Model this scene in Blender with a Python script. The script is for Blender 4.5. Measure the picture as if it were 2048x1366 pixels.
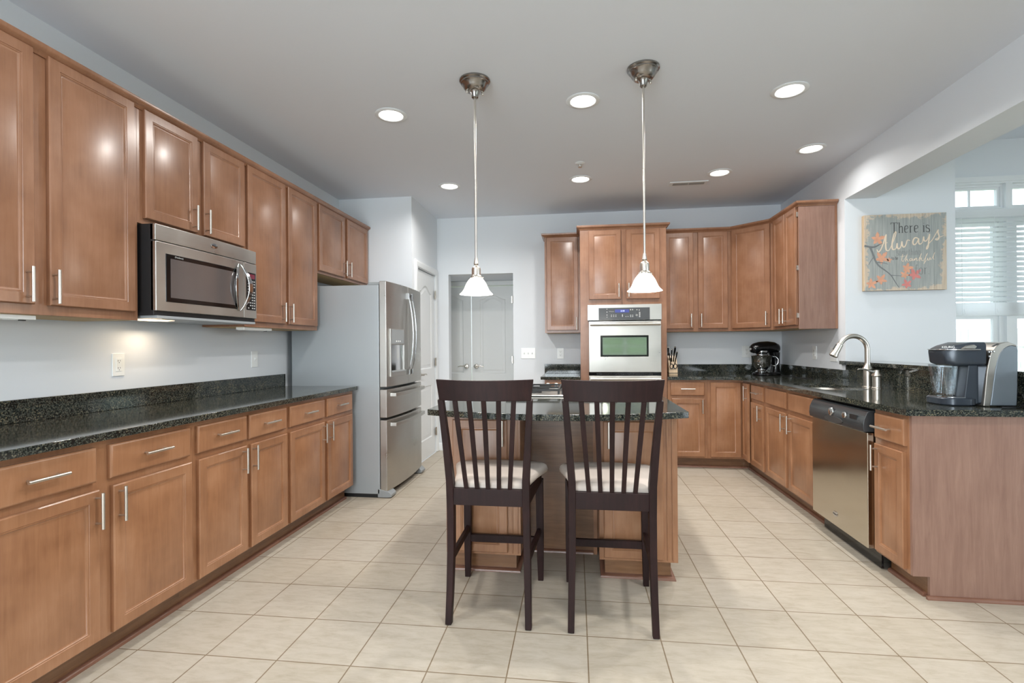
import bpy, bmesh, math, random
from mathutils import Vector, Matrix
PI = math.pi
R = math.radians
scene = bpy.context.scene
for o in list(bpy.data.objects):
    bpy.data.objects.remove(o, do_unlink=True)
C = scene.collection

# ------------------------------------------------------------------ camera
cam_d = bpy.data.cameras.new('camera')
cam = bpy.data.objects.new('camera', cam_d)
C.objects.link(cam)
FPX = 1010.0
cam_d.sensor_fit = 'HORIZONTAL'
cam_d.sensor_width = 36.0
cam_d.lens = 36.0 * FPX / 2048.0
cam_d.shift_y = (691.7 - 683.0) / 2048.0
cam_d.clip_start = 0.05
cam_d.clip_end = 200
yaw, roll = R(7.647), R(-0.415)
F_ = Vector((-math.sin(yaw), math.cos(yaw), 0))
R_ = Vector((math.cos(yaw), math.sin(yaw), 0))
U_ = Vector((0, 0, 1))
R2_ = R_ * math.cos(roll) + U_ * math.sin(roll)
U2_ = -R_ * math.sin(roll) + U_ * math.cos(roll)
mw = Matrix((R2_, U2_, -F_)).transposed().to_4x4()
mw.translation = Vector((0, 0, 1.2347))
cam.matrix_world = mw
scene.camera = cam

# ------------------------------------------------------------------ world, exposure, big lights
scene.view_settings.view_transform = 'Standard'
scene.view_settings.look = 'None'
scene.view_settings.exposure = 0.66
scene.view_settings.gamma = 1.0
scene.view_settings.use_curve_mapping = False
scene.cycles.max_bounces = 10
scene.cycles.diffuse_bounces = 6
scene.cycles.glossy_bounces = 5
scene.cycles.transmission_bounces = 6
scene.cycles.transparent_max_bounces = 12
scene.cycles.caustics_reflective = False
scene.cycles.caustics_refractive = False
scene.cycles.sample_clamp_indirect = 6.0
scene.cycles.use_denoising = True

world = bpy.data.worlds.new('world')
scene.world = world
world.use_nodes = True
bg = world.node_tree.nodes['Background']
bg.inputs[0].default_value = (0.84, 0.92, 1.0, 1)
bg.inputs[1].default_value = 2.7

def area(name, loc, size, power, color, direction, spread=180):
    l = bpy.data.lights.new(name, 'AREA')
    l.shape = 'RECTANGLE'
    l.size, l.size_y = size
    l.energy = power
    l.color = color
    l.spread = R(spread)
    o = bpy.data.objects.new(name, l)
    C.objects.link(o)
    o.location = loc
    o.rotation_euler = Vector(direction).to_track_quat('-Z', 'Z').to_euler()
    return o
# added fill panels inside the unseen rear and side windows, standing for daylight
area('added_fill_rear', (-1.15, -3.93, 1.45), (2.2, 2.0), 132, (0.84, 0.92, 1.0), (0, 1, 0))
area('added_fill_side', (5.90, 0.1, 1.55), (4.4, 1.9), 54, (0.84, 0.92, 1.0), (-1, 0, 0))

# ------------------------------------------------------------------ helpers
def lin(h):
    h = h.lstrip('#')
    v = [int(h[i:i + 2], 16) / 255 for i in (0, 2, 4)]
    return tuple((x / 12.92 if x <= 0.04045 else ((x + 0.055) / 1.055) ** 2.4) for x in v) + (1,)

class MB:
    """collects shapes into one mesh"""
    def __init__(s):
        s.v = []
        s.f = []
        s.mi = []
        s.cur = 0
    def _add(s, vs, fs):
        n = len(s.v)
        s.v += [tuple(p) for p in vs]
        s.f += [tuple(i + n for i in f) for f in fs]
        s.mi += [s.cur] * len(fs)
        return s
    def box(s, x0, x1, y0, y1, z0, z1):
        if x0 > x1: x0, x1 = x1, x0
        if y0 > y1: y0, y1 = y1, y0
        if z0 > z1: z0, z1 = z1, z0
        vs = [(x, y, z) for z in (z0, z1) for y in (y0, y1) for x in (x0, x1)]
        return s._add(vs, [(0, 2, 3, 1), (4, 5, 7, 6), (0, 1, 5, 4), (2, 6, 7, 3), (0, 4, 6, 2), (1, 3, 7, 5)])
    def hexa(s, p):
        """8 points: bottom loop 0-3, top loop 4-7"""
        return s._add(p, [(3, 2, 1, 0), (4, 5, 6, 7), (0, 1, 5, 4), (1, 2, 6, 5), (2, 3, 7, 6), (3, 0, 4, 7)])
    def loft(s, rings, cap=True, closed=True):
        n = len(rings[0])
        vs = [p for r in rings for p in r]
        fs = []
        for k in range(len(rings) - 1):
            for i in range(n if closed else n - 1):
                j = (i + 1) % n
                fs.append((k * n + i, k * n + j, (k + 1) * n + j, (k + 1) * n + i))
        if cap:
            fs.append(tuple(range(n - 1, -1, -1)))
            fs.append(tuple(range((len(rings) - 1) * n, len(rings) * n)))
        return s._add(vs, fs)
    def prism(s, poly, a0, a1, axis='z'):
        """extrude a 2d polygon; axis z:(x,y), y:(x,z), x:(y,z)"""
        def m(p, a):
            return {'z': (p[0], p[1], a), 'y': (p[0], a, p[1]), 'x': (a, p[0], p[1])}[axis]
        return s.loft([[m(p, a0) for p in poly], [m(p, a1) for p in poly]])
    def holed(s, outer, holes, a0, a1, axis='z'):
        def m(p, a):
            return {'z': (p[0], p[1], a), 'y': (p[0], a, p[1]), 'x': (a, p[0], p[1])}[axis]
        bm = bmesh.new()
        es = []
        for lp in [outer] + holes:
            vs = [bm.verts.new((p[0], p[1], 0)) for p in lp]
            for i in range(len(vs)):
                es.append(bm.edges.new((vs[i], vs[(i + 1) % len(vs)])))
        bmesh.ops.triangle_fill(bm, use_beauty=True, edges=es)
        bm.verts.index_update()
        pts = [(v.co.x, v.co.y) for v in bm.verts]
        tris = [tuple(v.index for v in f.verts) for f in bm.faces]
        bm.free()
        n = len(pts)
        fs = [t for t in tris] + [tuple(i + n for i in reversed(t)) for t in tris]
        k = 0
        for lp in [outer] + holes:
            L = len(lp)
            for i in range(L):
                a, b = k + i, k + (i + 1) % L
                fs.append((a, b, b + n, a + n))
            k += L
        return s._add([m(p, a0) for p in pts] + [m(p, a1) for p in pts], fs)
    def tube(s, pts, r, n=10, cap=True):
        pts = [Vector(p) for p in pts]
        rr = r if isinstance(r, (list, tuple)) else [r] * len(pts)
        rings = []
        up = None
        for i, p in enumerate(pts):
            t = (pts[min(i + 1, len(pts) - 1)] - pts[max(i - 1, 0)]).normalized()
            if up is None:
                up = t.orthogonal().normalized()
            a = (up - t * up.dot(t))
            a = a.normalized() if a.length > 1e-6 else t.orthogonal().normalized()
            up = a
            b = t.cross(a)
            rings.append([p + (a * math.cos(2 * PI * k / n) + b * math.sin(2 * PI * k / n)) * rr[i] for k in range(n)])
        return s.loft(rings, cap)
    def bar(s, pts, w, h, side=(1, 0, 0)):
        """rectangular section swept along pts; w along side, h along the other"""
        pts = [Vector(p) for p in pts]
        rings = []
        for i, p in enumerate(pts):
            t = (pts[min(i + 1, len(pts) - 1)] - pts[max(i - 1, 0)]).normalized()
            a = Vector(side)
            a = (a - t * a.dot(t)).normalized()
            b = t.cross(a)
            ww = w[i] if isinstance(w, (list, tuple)) else w
            hh = h[i] if isinstance(h, (list, tuple)) else h
            rings.append([p + a * (sx * ww / 2) + b * (sy * hh / 2) for sx, sy in ((-1, -1), (1, -1), (1, 1), (-1, 1))])
        return s.loft(rings)
    def lathe(s, prof, c=(0, 0, 0), n=32, axis='z', cap=True):
        rings = []
        for r_, h_ in prof:
            ring = []
            for k in range(n):
                a = 2 * PI * k / n
                x, y = r_ * math.cos(a), r_ * math.sin(a)
                p = {'z': (x, y, h_), 'x': (h_, x, y), 'y': (y, h_, x)}[axis]
                ring.append((c[0] + p[0], c[1] + p[1], c[2] + p[2]))
            rings.append(ring)
        return s.loft(rings, cap)
    def relief(s, u0, u1, v0, v1, loops, y=0.0):
        """front facing -y; loops of (inset, depth into +y)"""
        rings = []
        for i, d in loops:
            rings.append([(u0 + i, y + d, v0 + i), (u1 - i, y + d, v0 + i), (u1 - i, y + d, v1 - i), (u0 + i, y + d, v1 - i)])
        return s.loft(rings, cap=True)
    def xf(s, M):
        s.v = [tuple(M @ Vector(p)) for p in s.v]
        return s
    def build(s, name, mat, parent=None, bev=0.0, seg=2, angle=35, fix=True):
        me = bpy.data.meshes.new(name)
        me.from_pydata(s.v, [], s.f)
        mats = mat if isinstance(mat, (list, tuple)) else [mat]
        for m in mats:
            me.materials.append(m)
        if len(mats) > 1:
            for p, i in zip(me.polygons, s.mi):
                p.material_index = i
        if fix:
            bm = bmesh.new()
            bm.from_mesh(me)
            bmesh.ops.recalc_face_normals(bm, faces=bm.faces)
            bm.to_mesh(me)
            bm.free()
        for p in me.polygons:
            p.use_smooth = True
        me.set_sharp_from_angle(angle=R(angle))
        o = bpy.data.objects.new(name, me)
        C.objects.link(o)
        if parent:
            o.parent = parent
        if bev:
            b = o.modifiers.new('bevel', 'BEVEL')
            b.width = bev
            b.segments = seg
            b.limit_method = 'ANGLE'
            b.angle_limit = R(35)
            b.harden_normals = True
        return o

def tag(o, label=None, cat=None, group=None, kind=None):
    if label: o['label'] = label
    if cat: o['category'] = cat
    if group: o['group'] = group
    if kind: o['kind'] = kind
    return o

def empty(name, loc, rz=0.0, label=None, cat=None, group=None):
    o = bpy.data.objects.new(name, None)
    C.objects.link(o)
    o.empty_display_size = 0.05
    o.location = loc
    o.rotation_euler = (0, 0, rz)
    tag(o, label, cat, group)
    return o

def struct(name, mb, mat, **k):
    o = mb.build(name, mat, **k)
    o['kind'] = 'structure'
    return o

def copy_tree(o, parent=None):
    c = o.copy()
    C.objects.link(c)
    c.parent = parent
    for ch in list(o.children):
        copy_tree(ch, c)
    return c

def text(name, body, size, mat, M, parent, depth=0.0004, align='CENTER', sx=1.0, shear=0.0, offset=0.0):
    cu = bpy.data.curves.new(name, 'FONT')
    cu.body = body
    cu.size = size
    cu.extrude = depth
    cu.align_x = align
    cu.align_y = 'CENTER'
    cu.shear = shear
    cu.offset = offset
    t = bpy.data.objects.new(name, cu)
    me = bpy.data.meshes.new_from_object(t)
    bpy.data.objects.remove(t)
    bpy.data.curves.remove(cu)
    me.name = name
    me.materials.clear()
    me.materials.append(mat)
    o = bpy.data.objects.new(name, me)
    C.objects.link(o)
    o.parent = parent
    o.matrix_basis = M @ Matrix.Diagonal((sx, 1, 1, 1))
    return o
# text that reads from -y (x right, z up)
def face_y(x, y, z):
    return Matrix.Translation((x, y, z)) @ Matrix.Rotation(PI / 2, 4, 'X')

# ------------------------------------------------------------------ materials
def new_mat(name):
    m = bpy.data.materials.new(name)
    m.use_nodes = True
    nt = m.node_tree
    return m, nt, nt.nodes['Principled BSDF']

def plain(name, color, rough=0.5, metal=0.0, spec=0.5, coat=0.0, emit=None, estr=0.0, var=0.04, scale=30.0, bump=0.0, bscale=300.0):
    m, nt, p = new_mat(name)
    c = lin(color) if isinstance(color, str) else color
    p.inputs['Roughness'].default_value = rough
    p.inputs['Metallic'].default_value = metal
    p.inputs['Specular IOR Level'].default_value = spec
    p.inputs['Coat Weight'].default_value = coat
    tc = nt.nodes.new('ShaderNodeTexCoord')
    nz = nt.nodes.new('ShaderNodeTexNoise')
    nz.inputs['Scale'].default_value = scale
    nz.inputs['Detail'].default_value = 3
    nt.links.new(tc.outputs['Object'], nz.inputs['Vector'])
    mx = nt.nodes.new('ShaderNodeMix')
    mx.data_type = 'RGBA'
    mx.inputs[6].default_value = tuple(x * (1 - var) for x in c[:3]) + (1,)
    mx.inputs[7].default_value = tuple(min(1, x * (1 + var)) for x in c[:3]) + (1,)
    nt.links.new(nz.outputs['Fac'], mx.inputs[0])
    nt.links.new(mx.outputs[2], p.inputs['Base Color'])
    if emit:
        p.inputs['Emission Color'].default_value = lin(emit) if isinstance(emit, str) else emit
        p.inputs['Emission Strength'].default_value = estr
    if bump:
        n2 = nt.nodes.new('ShaderNodeTexNoise')
        n2.inputs['Scale'].default_value = bscale
        nt.links.new(tc.outputs['Object'], n2.inputs['Vector'])
        b = nt.nodes.new('ShaderNodeBump')
        b.inputs['Strength'].default_value = bump
        b.inputs['Distance'].default_value = 0.001
        nt.links.new(n2.outputs['Fac'], b.inputs['Height'])
        nt.links.new(b.outputs[0], p.inputs['Normal'])
    return m

def ramp(nt, stops):
    r = nt.nodes.new('ShaderNodeValToRGB')
    el = r.color_ramp.elements
    while len(el) > 1:
        el.remove(el[-1])
    el[0].position = stops[0][0]
    el[0].color = stops[0][1]
    for p, c in stops[1:]:
        e = el.new(p)
        e.color = c
    return r

def wood(name, c_dark, c_mid, c_light, rough=0.33, coat=0.25, grain=0.35, axis='z', gscale=1.0, rand=True):
    m, nt, p = new_mat(name)
    N, L = nt.nodes, nt.links
    tc = N.new('ShaderNodeTexCoord')
    oi = N.new('ShaderNodeObjectInfo')
    add = N.new('ShaderNodeVectorMath')
    add.operation = 'MULTIPLY_ADD'
    add.inputs[1].default_value = (1, 1, 1)
    sc = N.new('ShaderNodeMath')
    sc.operation = 'MULTIPLY'
    sc.inputs[1].default_value = 37.0 if rand else 0.0
    L.new(oi.outputs['Random'], sc.inputs[0])
    L.new(tc.outputs['Object'], add.inputs[0])
    L.new(sc.outputs[0], add.inputs[2])
    mp = N.new('ShaderNodeMapping')
    st = {'z': (22, 22, 1.6), 'x': (1.6, 22, 22), 'y': (22, 1.6, 22)}[axis]
    mp.inputs['Scale'].default_value = tuple(q * gscale for q in st)
    L.new(add.outputs[0], mp.inputs[0])
    g = N.new('ShaderNodeTexNoise')
    g.inputs['Scale'].default_value = 3.0
    g.inputs['Detail'].default_value = 6
    g.inputs['Roughness'].default_value = 0.62
    g.inputs['Distortion'].default_value = 0.6
    L.new(mp.outputs[0], g.inputs['Vector'])
    b = N.new('ShaderNodeTexNoise')
    b.inputs['Scale'].default_value = 5.0
    b.inputs['Detail'].default_value = 3
    b.inputs['Roughness'].default_value = 0.55
    L.new(add.outputs[0], b.inputs['Vector'])
    mix = N.new('ShaderNodeMix')
    mix.inputs[0].default_value = grain
    L.new(b.outputs['Fac'], mix.inputs[2])
    L.new(g.outputs['Fac'], mix.inputs[3])
    rp = ramp(nt, [(0.28, lin(c_dark)), (0.5, lin(c_mid)), (0.72, lin(c_light))])
    L.new(mix.outputs[0], rp.inputs[0])
    L.new(rp.outputs[0], p.inputs['Base Color'])
    p.inputs['Roughness'].default_value = rough
    p.inputs['Coat Weight'].default_value = coat
    p.inputs['Coat Roughness'].default_value = 0.22
    bu = N.new('ShaderNodeBump')
    bu.inputs['Strength'].default_value = 0.05
    bu.inputs['Distance'].default_value = 0.001
    L.new(g.outputs['Fac'], bu.inputs['Height'])
    L.new(bu.outputs[0], p.inputs['Normal'])
    return m

def steel(name, color, rough=0.3, horiz=True, aniso=0.5, metal=1.0, streak=0.08):
    m, nt, p = new_mat(name)
    N, L = nt.nodes, nt.links
    tc = N.new('ShaderNodeTexCoord')
    mp = N.new('ShaderNodeMapping')
    mp.inputs['Scale'].default_value = (2, 2, 260) if horiz else (260, 260, 2)
    L.new(tc.outputs['Object'], mp.inputs[0])
    g = N.new('ShaderNodeTexNoise')
    g.inputs['Scale'].default_value = 3
    g.inputs['Detail'].default_value = 4
    L.new(mp.outputs[0], g.inputs['Vector'])
    b = N.new('ShaderNodeTexNoise')
    b.inputs['Scale'].default_value = 4
    b.inputs['Detail'].default_value = 4
    L.new(tc.outputs['Object'], b.inputs['Vector'])
    c = lin(color)
    mx = N.new('ShaderNodeMix')
    mx.data_type = 'RGBA'
    mx.inputs[6].default_value = tuple(x * (1 - streak) for x in c[:3]) + (1,)
    mx.inputs[7].default_value = tuple(min(1, x * (1 + streak)) for x in c[:3]) + (1,)
    L.new(g.outputs['Fac'], mx.inputs[0])
    L.new(mx.outputs[2], p.inputs['Base Color'])
    mr = N.new('ShaderNodeMapRange')
    mr.inputs['From Min'].default_value = 0.3
    mr.inputs['From Max'].default_value = 0.7
    mr.inputs['To Min'].default_value = rough * 0.8
    mr.inputs['To Max'].default_value = rough * 1.25
    L.new(b.outputs['Fac'], mr.inputs[0])
    L.new(mr.outputs[0], p.inputs['Roughness'])
    p.inputs['Metallic'].default_value = metal
    bu = N.new('ShaderNodeBump')
    bu.inputs['Strength'].default_value = 0.06
    bu.inputs['Distance'].default_value = 0.0005
    L.new(g.outputs['Fac'], bu.inputs['Height'])
    L.new(bu.outputs[0], p.inputs['Normal'])
    return m

def granite(name, rough=0.07):
    m, nt, p = new_mat(name)
    N, L = nt.nodes, nt.links
    tc = N.new('ShaderNodeTexCoord')
    v = N.new('ShaderNodeTexVoronoi')
    v.inputs['Scale'].default_value = 230
    L.new(tc.outputs['Object'], v.inputs['Vector'])
    n1 = N.new('ShaderNodeTexNoise')
    n1.inputs['Scale'].default_value = 160
    n1.inputs['Detail'].default_value = 5
    n1.inputs['Roughness'].default_value = 0.75
    L.new(tc.outputs['Object'], n1.inputs['Vector'])
    n2 = N.new('ShaderNodeTexNoise')
    n2.inputs['Scale'].default_value = 14
    n2.inputs['Detail'].default_value = 4
    L.new(tc.outputs['Object'], n2.inputs['Vector'])
    sep = N.new('ShaderNodeSeparateColor')
    L.new(v.outputs['Color'], sep.inputs[0])
    r1 = ramp(nt, [(0.0, (0.004, 0.005, 0.005, 1)), (0.46, (0.010, 0.013, 0.012, 1)), (0.63, (0.035, 0.042, 0.036, 1)), (0.79, (0.10, 0.10, 0.078, 1)), (0.93, (0.24, 0.19, 0.10, 1))])
    av = N.new('ShaderNodeMix')
    av.inputs[0].default_value = 0.45
    L.new(sep.outputs[0], av.inputs[2])
    L.new(n1.outputs['Fac'], av.inputs[3])
    ad = N.new('ShaderNodeMath')
    ad.operation = 'MULTIPLY_ADD'
    ad.inputs[1].default_value = 0.35
    L.new(n2.outputs['Fac'], ad.inputs[0])
    L.new(av.outputs[0], ad.inputs[2])
    sb = N.new('ShaderNodeMath')
    sb.operation = 'SUBTRACT'
    sb.inputs[1].default_value = 0.12
    L.new(ad.outputs[0], sb.inputs[0])
    L.new(sb.outputs[0], r1.inputs[0])
    L.new(r1.outputs[0], p.inputs['Base Color'])
    p.inputs['Roughness'].default_value = rough
    p.inputs['Specular IOR Level'].default_value = 0.6
    return m

def tiles(name):
    m, nt, p = new_mat(name)
    N, L = nt.nodes, nt.links
    tc = N.new('ShaderNodeTexCoord')
    b = N.new('ShaderNodeTexBrick')
    b.offset = 0.0
    b.squash = 1.0
    b.inputs['Scale'].default_value = 1.0
    b.inputs['Brick Width'].default_value = 0.3048
    b.inputs['Row Height'].default_value = 0.3048
    b.inputs['Mortar Size'].default_value = 0.0028
    b.inputs['Mortar Smooth'].default_value = 0.15
    b.inputs['Bias'].default_value = 0.0
    b.inputs['Color1'].default_value = lin('#b9b1a4')
    b.inputs['Color2'].default_value = lin('#b4ab9c')
    b.inputs['Mortar'].default_value = lin('#84745f')
    L.new(tc.outputs['Object'], b.inputs['Vector'])
    mp = N.new('ShaderNodeMapping')
    mp.inputs['Scale'].default_value = (4, 14, 1)
    L.new(tc.outputs['Object'], mp.inputs[0])
    n = N.new('ShaderNodeTexNoise')
    n.inputs['Scale'].default_value = 2.2
    n.inputs['Detail'].default_value = 8
    n.inputs['Roughness'].default_value = 0.72
    n.inputs['Distortion'].default_value = 0.4
    L.new(mp.outputs[0], n.inputs['Vector'])
    r = ramp(nt, [(0.3, (0.80, 0.77, 0.72, 1)), (0.52, (0.95, 0.94, 0.92, 1)), (0.72, (1.04, 1.04, 1.05, 1))])
    L.new(n.outputs['Fac'], r.inputs[0])
    mx = N.new('ShaderNodeMix')
    mx.data_type = 'RGBA'
    mx.blend_type = 'MULTIPLY'
    mx.inputs[0].default_value = 1.0
    L.new(b.outputs['Color'], mx.inputs[6])
    L.new(r.outputs[0], mx.inputs[7])
    L.new(mx.outputs[2], p.inputs['Base Color'])
    p.inputs['Roughness'].default_value = 0.42
    p.inputs['Specular IOR Level'].default_value = 0.35
    bu = N.new('ShaderNodeBump')
    bu.inputs['Strength'].default_value = 0.5
    bu.inputs['Distance'].default_value = 0.002
    bu.invert = True
    L.new(b.outputs['Fac'], bu.inputs['Height'])
    bu2 = N.new('ShaderNodeBump')
    bu2.inputs['Strength'].default_value = 0.08
    bu2.inputs['Distance'].default_value = 0.002
    L.new(n.outputs['Fac'], bu2.inputs['Height'])
    L.new(bu.outputs[0], bu2.inputs['Normal'])
    L.new(bu2.outputs[0], p.inputs['Normal'])
    return m

def pane(name, tint=(0.96, 0.98, 0.98), refl=0.08):
    m, nt, p = new_mat(name)
    N, L = nt.nodes, nt.links
    N.remove(p)
    t = N.new('ShaderNodeBsdfTransparent')
    t.inputs[0].default_value = (*tint, 1)
    g = N.new('ShaderNodeBsdfGlossy')
    g.inputs['Roughness'].default_value = 0.03
    lw = N.new('ShaderNodeLayerWeight')
    lw.inputs[0].default_value = 0.25
    mr = N.new('ShaderNodeMapRange')
    mr.inputs['To Min'].default_value = refl
    mr.inputs['To Max'].default_value = 0.7
    L.new(lw.outputs['Facing'], mr.inputs[0])
    mx = N.new('ShaderNodeMixShader')
    L.new(mr.outputs[0], mx.inputs[0])
    L.new(t.outputs[0], mx.inputs[1])
    L.new(g.outputs[0], mx.inputs[2])
    L.new(mx.outputs[0], N['Material Output'].inputs[0])
    return m

def sign_mat(name):
    """weathered planks: grey paint with bare cream wood at the ragged margins"""
    m, nt, p = new_mat(name)
    N, L = nt.nodes, nt.links
    tc = N.new('ShaderNodeTexCoord')
    # object coords: x 0..W, z 0..H
    sx = N.new('ShaderNodeSeparateXYZ')
    L.new(tc.outputs['Object'], sx.inputs[0])
    def edge(sock, size):
        a = N.new('ShaderNodeMath'); a.operation = 'SUBTRACT'; a.inputs[0].default_value = size; L.new(sock, a.inputs[1])
        b = N.new('ShaderNodeMath'); b.operation = 'MINIMUM'; L.new(sock, b.inputs[0]); L.new(a.outputs[0], b.inputs[1])
        return b.outputs[0]
    ex = edge(sx.outputs['X'], 0.606)
    ez = edge(sx.outputs['Z'], 0.616)
    mn = N.new('ShaderNodeMath'); mn.operation = 'MINIMUM'
    L.new(ex, mn.inputs[0]); L.new(ez, mn.inputs[1])
    n = N.new('ShaderNodeTexNoise'); n.inputs['Scale'].default_value = 9; n.inputs['Detail'].default_value = 9; n.inputs['Roughness'].default_value = 0.8
    L.new(tc.outputs['Object'], n.inputs['Vector'])
    ml = N.new('ShaderNodeMath'); ml.operation = 'MULTIPLY_ADD'; ml.inputs[1].default_value = 0.26; ml.inputs[2].default_value = -0.125
    L.new(n.outputs['Fac'], ml.inputs[0])
    ad = N.new('ShaderNodeMath'); ad.operation = 'ADD'
    L.new(mn.outputs[0], ad.inputs[0]); L.new(ml.outputs[0], ad.inputs[1])
    rp = ramp(nt, [(0.0, (0, 0, 0, 1)), (0.024, (0, 0, 0, 1)), (0.034, (1, 1, 1, 1))])
    L.new(ad.outputs[0], rp.inputs[0])
    mp = N.new('ShaderNodeMapping'); mp.inputs['Scale'].default_value = (60, 60, 3)
    L.new(tc.outputs['Object'], mp.inputs[0])
    g = N.new('ShaderNodeTexNoise'); g.inputs['Scale'].default_value = 2; g.inputs['Detail'].default_value = 5
    L.new(mp.outputs[0], g.inputs['Vector'])
    grey = ramp(nt, [(0.3, lin('#989c9a')), (0.7, lin('#b2b4b0'))])
    L.new(g.outputs['Fac'], grey.inputs[0])
    cream = ramp(nt, [(0.3, lin('#c6b39e')), (0.7, lin('#d8c9b6'))])
    L.new(g.outputs['Fac'], cream.inputs[0])
    mx = N.new('ShaderNodeMix'); mx.data_type = 'RGBA'
    L.new(rp.outputs[0], mx.inputs[0]); L.new(cream.outputs[0], mx.inputs[6]); L.new(grey.outputs[0], mx.inputs[7])
    L.new(mx.outputs[2], p.inputs['Base Color'])
    p.inputs['Roughness'].default_value = 0.8
    return m

M = {}
M['wall'] = plain('blue_grey_wall_paint', '#dfe3e7', 0.50, var=0.012, scale=3, bump=0.12, bscale=500, spec=0.35)
M['ceiling'] = plain('ceiling_paint', '#e3e8ef', 0.75, var=0.01, scale=2, bump=0.1, bscale=400, spec=0.2)
M['white'] = plain('white_trim_paint', '#e6e9ea', 0.35, var=0.01)
M['closet'] = plain('closet_door_paint', '#dcdddc', 0.4, var=0.01)
M['plastic'] = plain('white_plastic', '#eef0ee', 0.3, var=0.01)
M['slot'] = plain('dark_slot', '#3a3a3a', 0.5)
M['floor'] = tiles('beige_ceramic_tiles')
M['wood'] = wood('stained_maple', '#77513a', '#8c6349', '#9c735a')
M['woodbase'] = wood('stained_maple_base_units', '#7f563b', '#966a4b', '#a87d5e')
M['woodend'] = wood('oak_veneer_end_panel', '#7a5b4e', '#89695b', '#977767', grain=0.7, gscale=0.8)
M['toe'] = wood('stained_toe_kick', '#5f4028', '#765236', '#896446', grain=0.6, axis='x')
M['shoe'] = wood('reddish_shoe_moulding', '#6a4738', '#7a5544', '#8a6553', axis='x')
M['inner'] = plain('pale_cabinet_underside', '#c0a272', 0.6)
M['granite'] = granite('black_green_granite')
M['steel'] = steel('brushed_steel', '#bdbab4', 0.33)
M['steelv'] = steel('brushed_steel_vertical', '#b2b0ac', 0.27, horiz=False)
M['steelf'] = steel('fridge_front_steel', '#bab7b2', 0.33)
M['steeld'] = steel('dishwasher_steel', '#c9c2b4', 0.16)
M['nickel'] = steel('satin_nickel', '#cfc9c0', 0.30, streak=0.03)
M['chrome'] = steel('polished_steel', '#c9c9c9', 0.10, streak=0.02)
M['fridgeside'] = plain('grey_enamel_side', '#a4aaae', 0.38, 0.3, var=0.02, scale=4, bump=0.1, bscale=900)
M['greyplastic'] = plain('grey_plastic', '#8f9395', 0.4)
M['black'] = plain('black_gloss', '#0b0c0e', 0.12, var=0.05)
M['blackmat'] = plain('black_matt', '#17181a', 0.45)
M['iron'] = plain('cast_iron', '#2a2b2c', 0.55, bump=0.3)
M['glassdark'] = plain('mirrored_oven_glass', '#8f9a90', 0.06, 0.75, spec=0.9, var=0.02)
M['microglass'] = plain('microwave_door_glass', '#565252', 0.10, spec=0.8, coat=0.5, var=0.02)
M['display'] = plain('blue_display', '#232a5a', 0.3, emit='#4a55b0', estr=0.35)
M['digits'] = plain('display_digits', '#c0c8ff', 0.3, emit='#aab4ff', estr=1.0)
M['reddisplay'] = plain('red_display', '#5a2030', 0.2, emit='#6a2030', estr=0.25)
M['keys'] = plain('pale_keys', '#b8b8b6', 0.4)
M['espresso'] = wood('espresso_stained_wood', '#180c0b', '#241312', '#321d1b', rough=0.5, coat=0.0, grain=0.5)
M['espresso'].node_tree.nodes['Principled BSDF'].inputs['Specular IOR Level'].default_value = 0.22
M['fabric'] = plain('taupe_microfibre', '#d9ccc1', 0.95, var=0.05, scale=12, bump=0.3, bscale=900, spec=0.1)
M['shade'] = plain('opal_glass_lit', '#ffffff', 0.25, emit='#fff8ec', estr=1.3)
M['canopy'] = steel('darker_nickel_canopy', '#9a9692', 0.2, streak=0.03)
M['lcd'] = plain('control_glass_grey_reflection', '#505254', 0.15)  # grey is the reflection on black glass, put into the base colour
M['console'] = plain('console_charcoal', '#33373a', 0.22)
M['lamp'] = plain('lit_lens', '#ffffff', 0.4, emit='#fffdf6', estr=5.0)
M['warm'] = plain('warm_hood_lamp', '#ffffff', 0.4, emit='#ffd9a0', estr=2.5)
M['pane'] = pane('clear_window_glass')
M['clear'] = pane('clear_plastic', (0.93, 0.96, 0.98), 0.05)
M['blind'] = plain('white_vinyl_blind', '#f4f6f6', 0.45, var=0.01)
_nt = M['blind'].node_tree
_tl = _nt.nodes.new('ShaderNodeBsdfTranslucent')
_tl.inputs[0].default_value = (0.95, 0.96, 0.97, 1)
_mx = _nt.nodes.new('ShaderNodeMixShader')
_mx.inputs[0].default_value = 0.6
_nt.links.new(_nt.nodes['Principled BSDF'].outputs[0], _mx.inputs[1])
_nt.links.new(_tl.outputs[0], _mx.inputs[2])
_nt.links.new(_mx.outputs[0], _nt.nodes['Material Output'].inputs[0])
M['blockwood'] = wood('pale_beech', '#c7a985', '#d8bd9b', '#e4ceb0', grain=0.6, coat=0)
M['coffeegrey'] = plain('slate_grey_plastic', '#727b83', 0.30, 0.3, var=0.02)
M['coffeedark'] = plain('dark_slate_plastic', '#353c45', 0.25, 0.2, var=0.02)
M['coffeesilver'] = steel('coffee_maker_silver', '#a8a49e', 0.35)
M['sign'] = sign_mat('weathered_plank_paint')
M['signedge'] = plain('bare_wood_edge', '#cdb595', 0.8)
M['ink'] = plain('charcoal_ink', '#555655', 0.8)
M['inkfaint'] = plain('faded_grey_ink', '#858886', 0.8)
M['cream'] = plain('cream_ink', '#ecd9c2', 0.8)
M['twig'] = plain('twig_grey', '#7b7e7f', 0.8)
M['leafo'] = plain('orange_leaf', '#dfa588', 0.8, var=0.2, scale=25)
M['leafr'] = plain('red_leaf', '#d98a84', 0.8, var=0.2, scale=25)
M['hedge'] = plain('hedge_green', '#a6bd92', 0.9, var=0.3, scale=5)
M['siding'] = plain('pale_house_siding', '#d5d6d3', 0.8)
M['grass'] = plain('lawn', '#7f9165', 0.9, var=0.2, scale=3)

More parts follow.
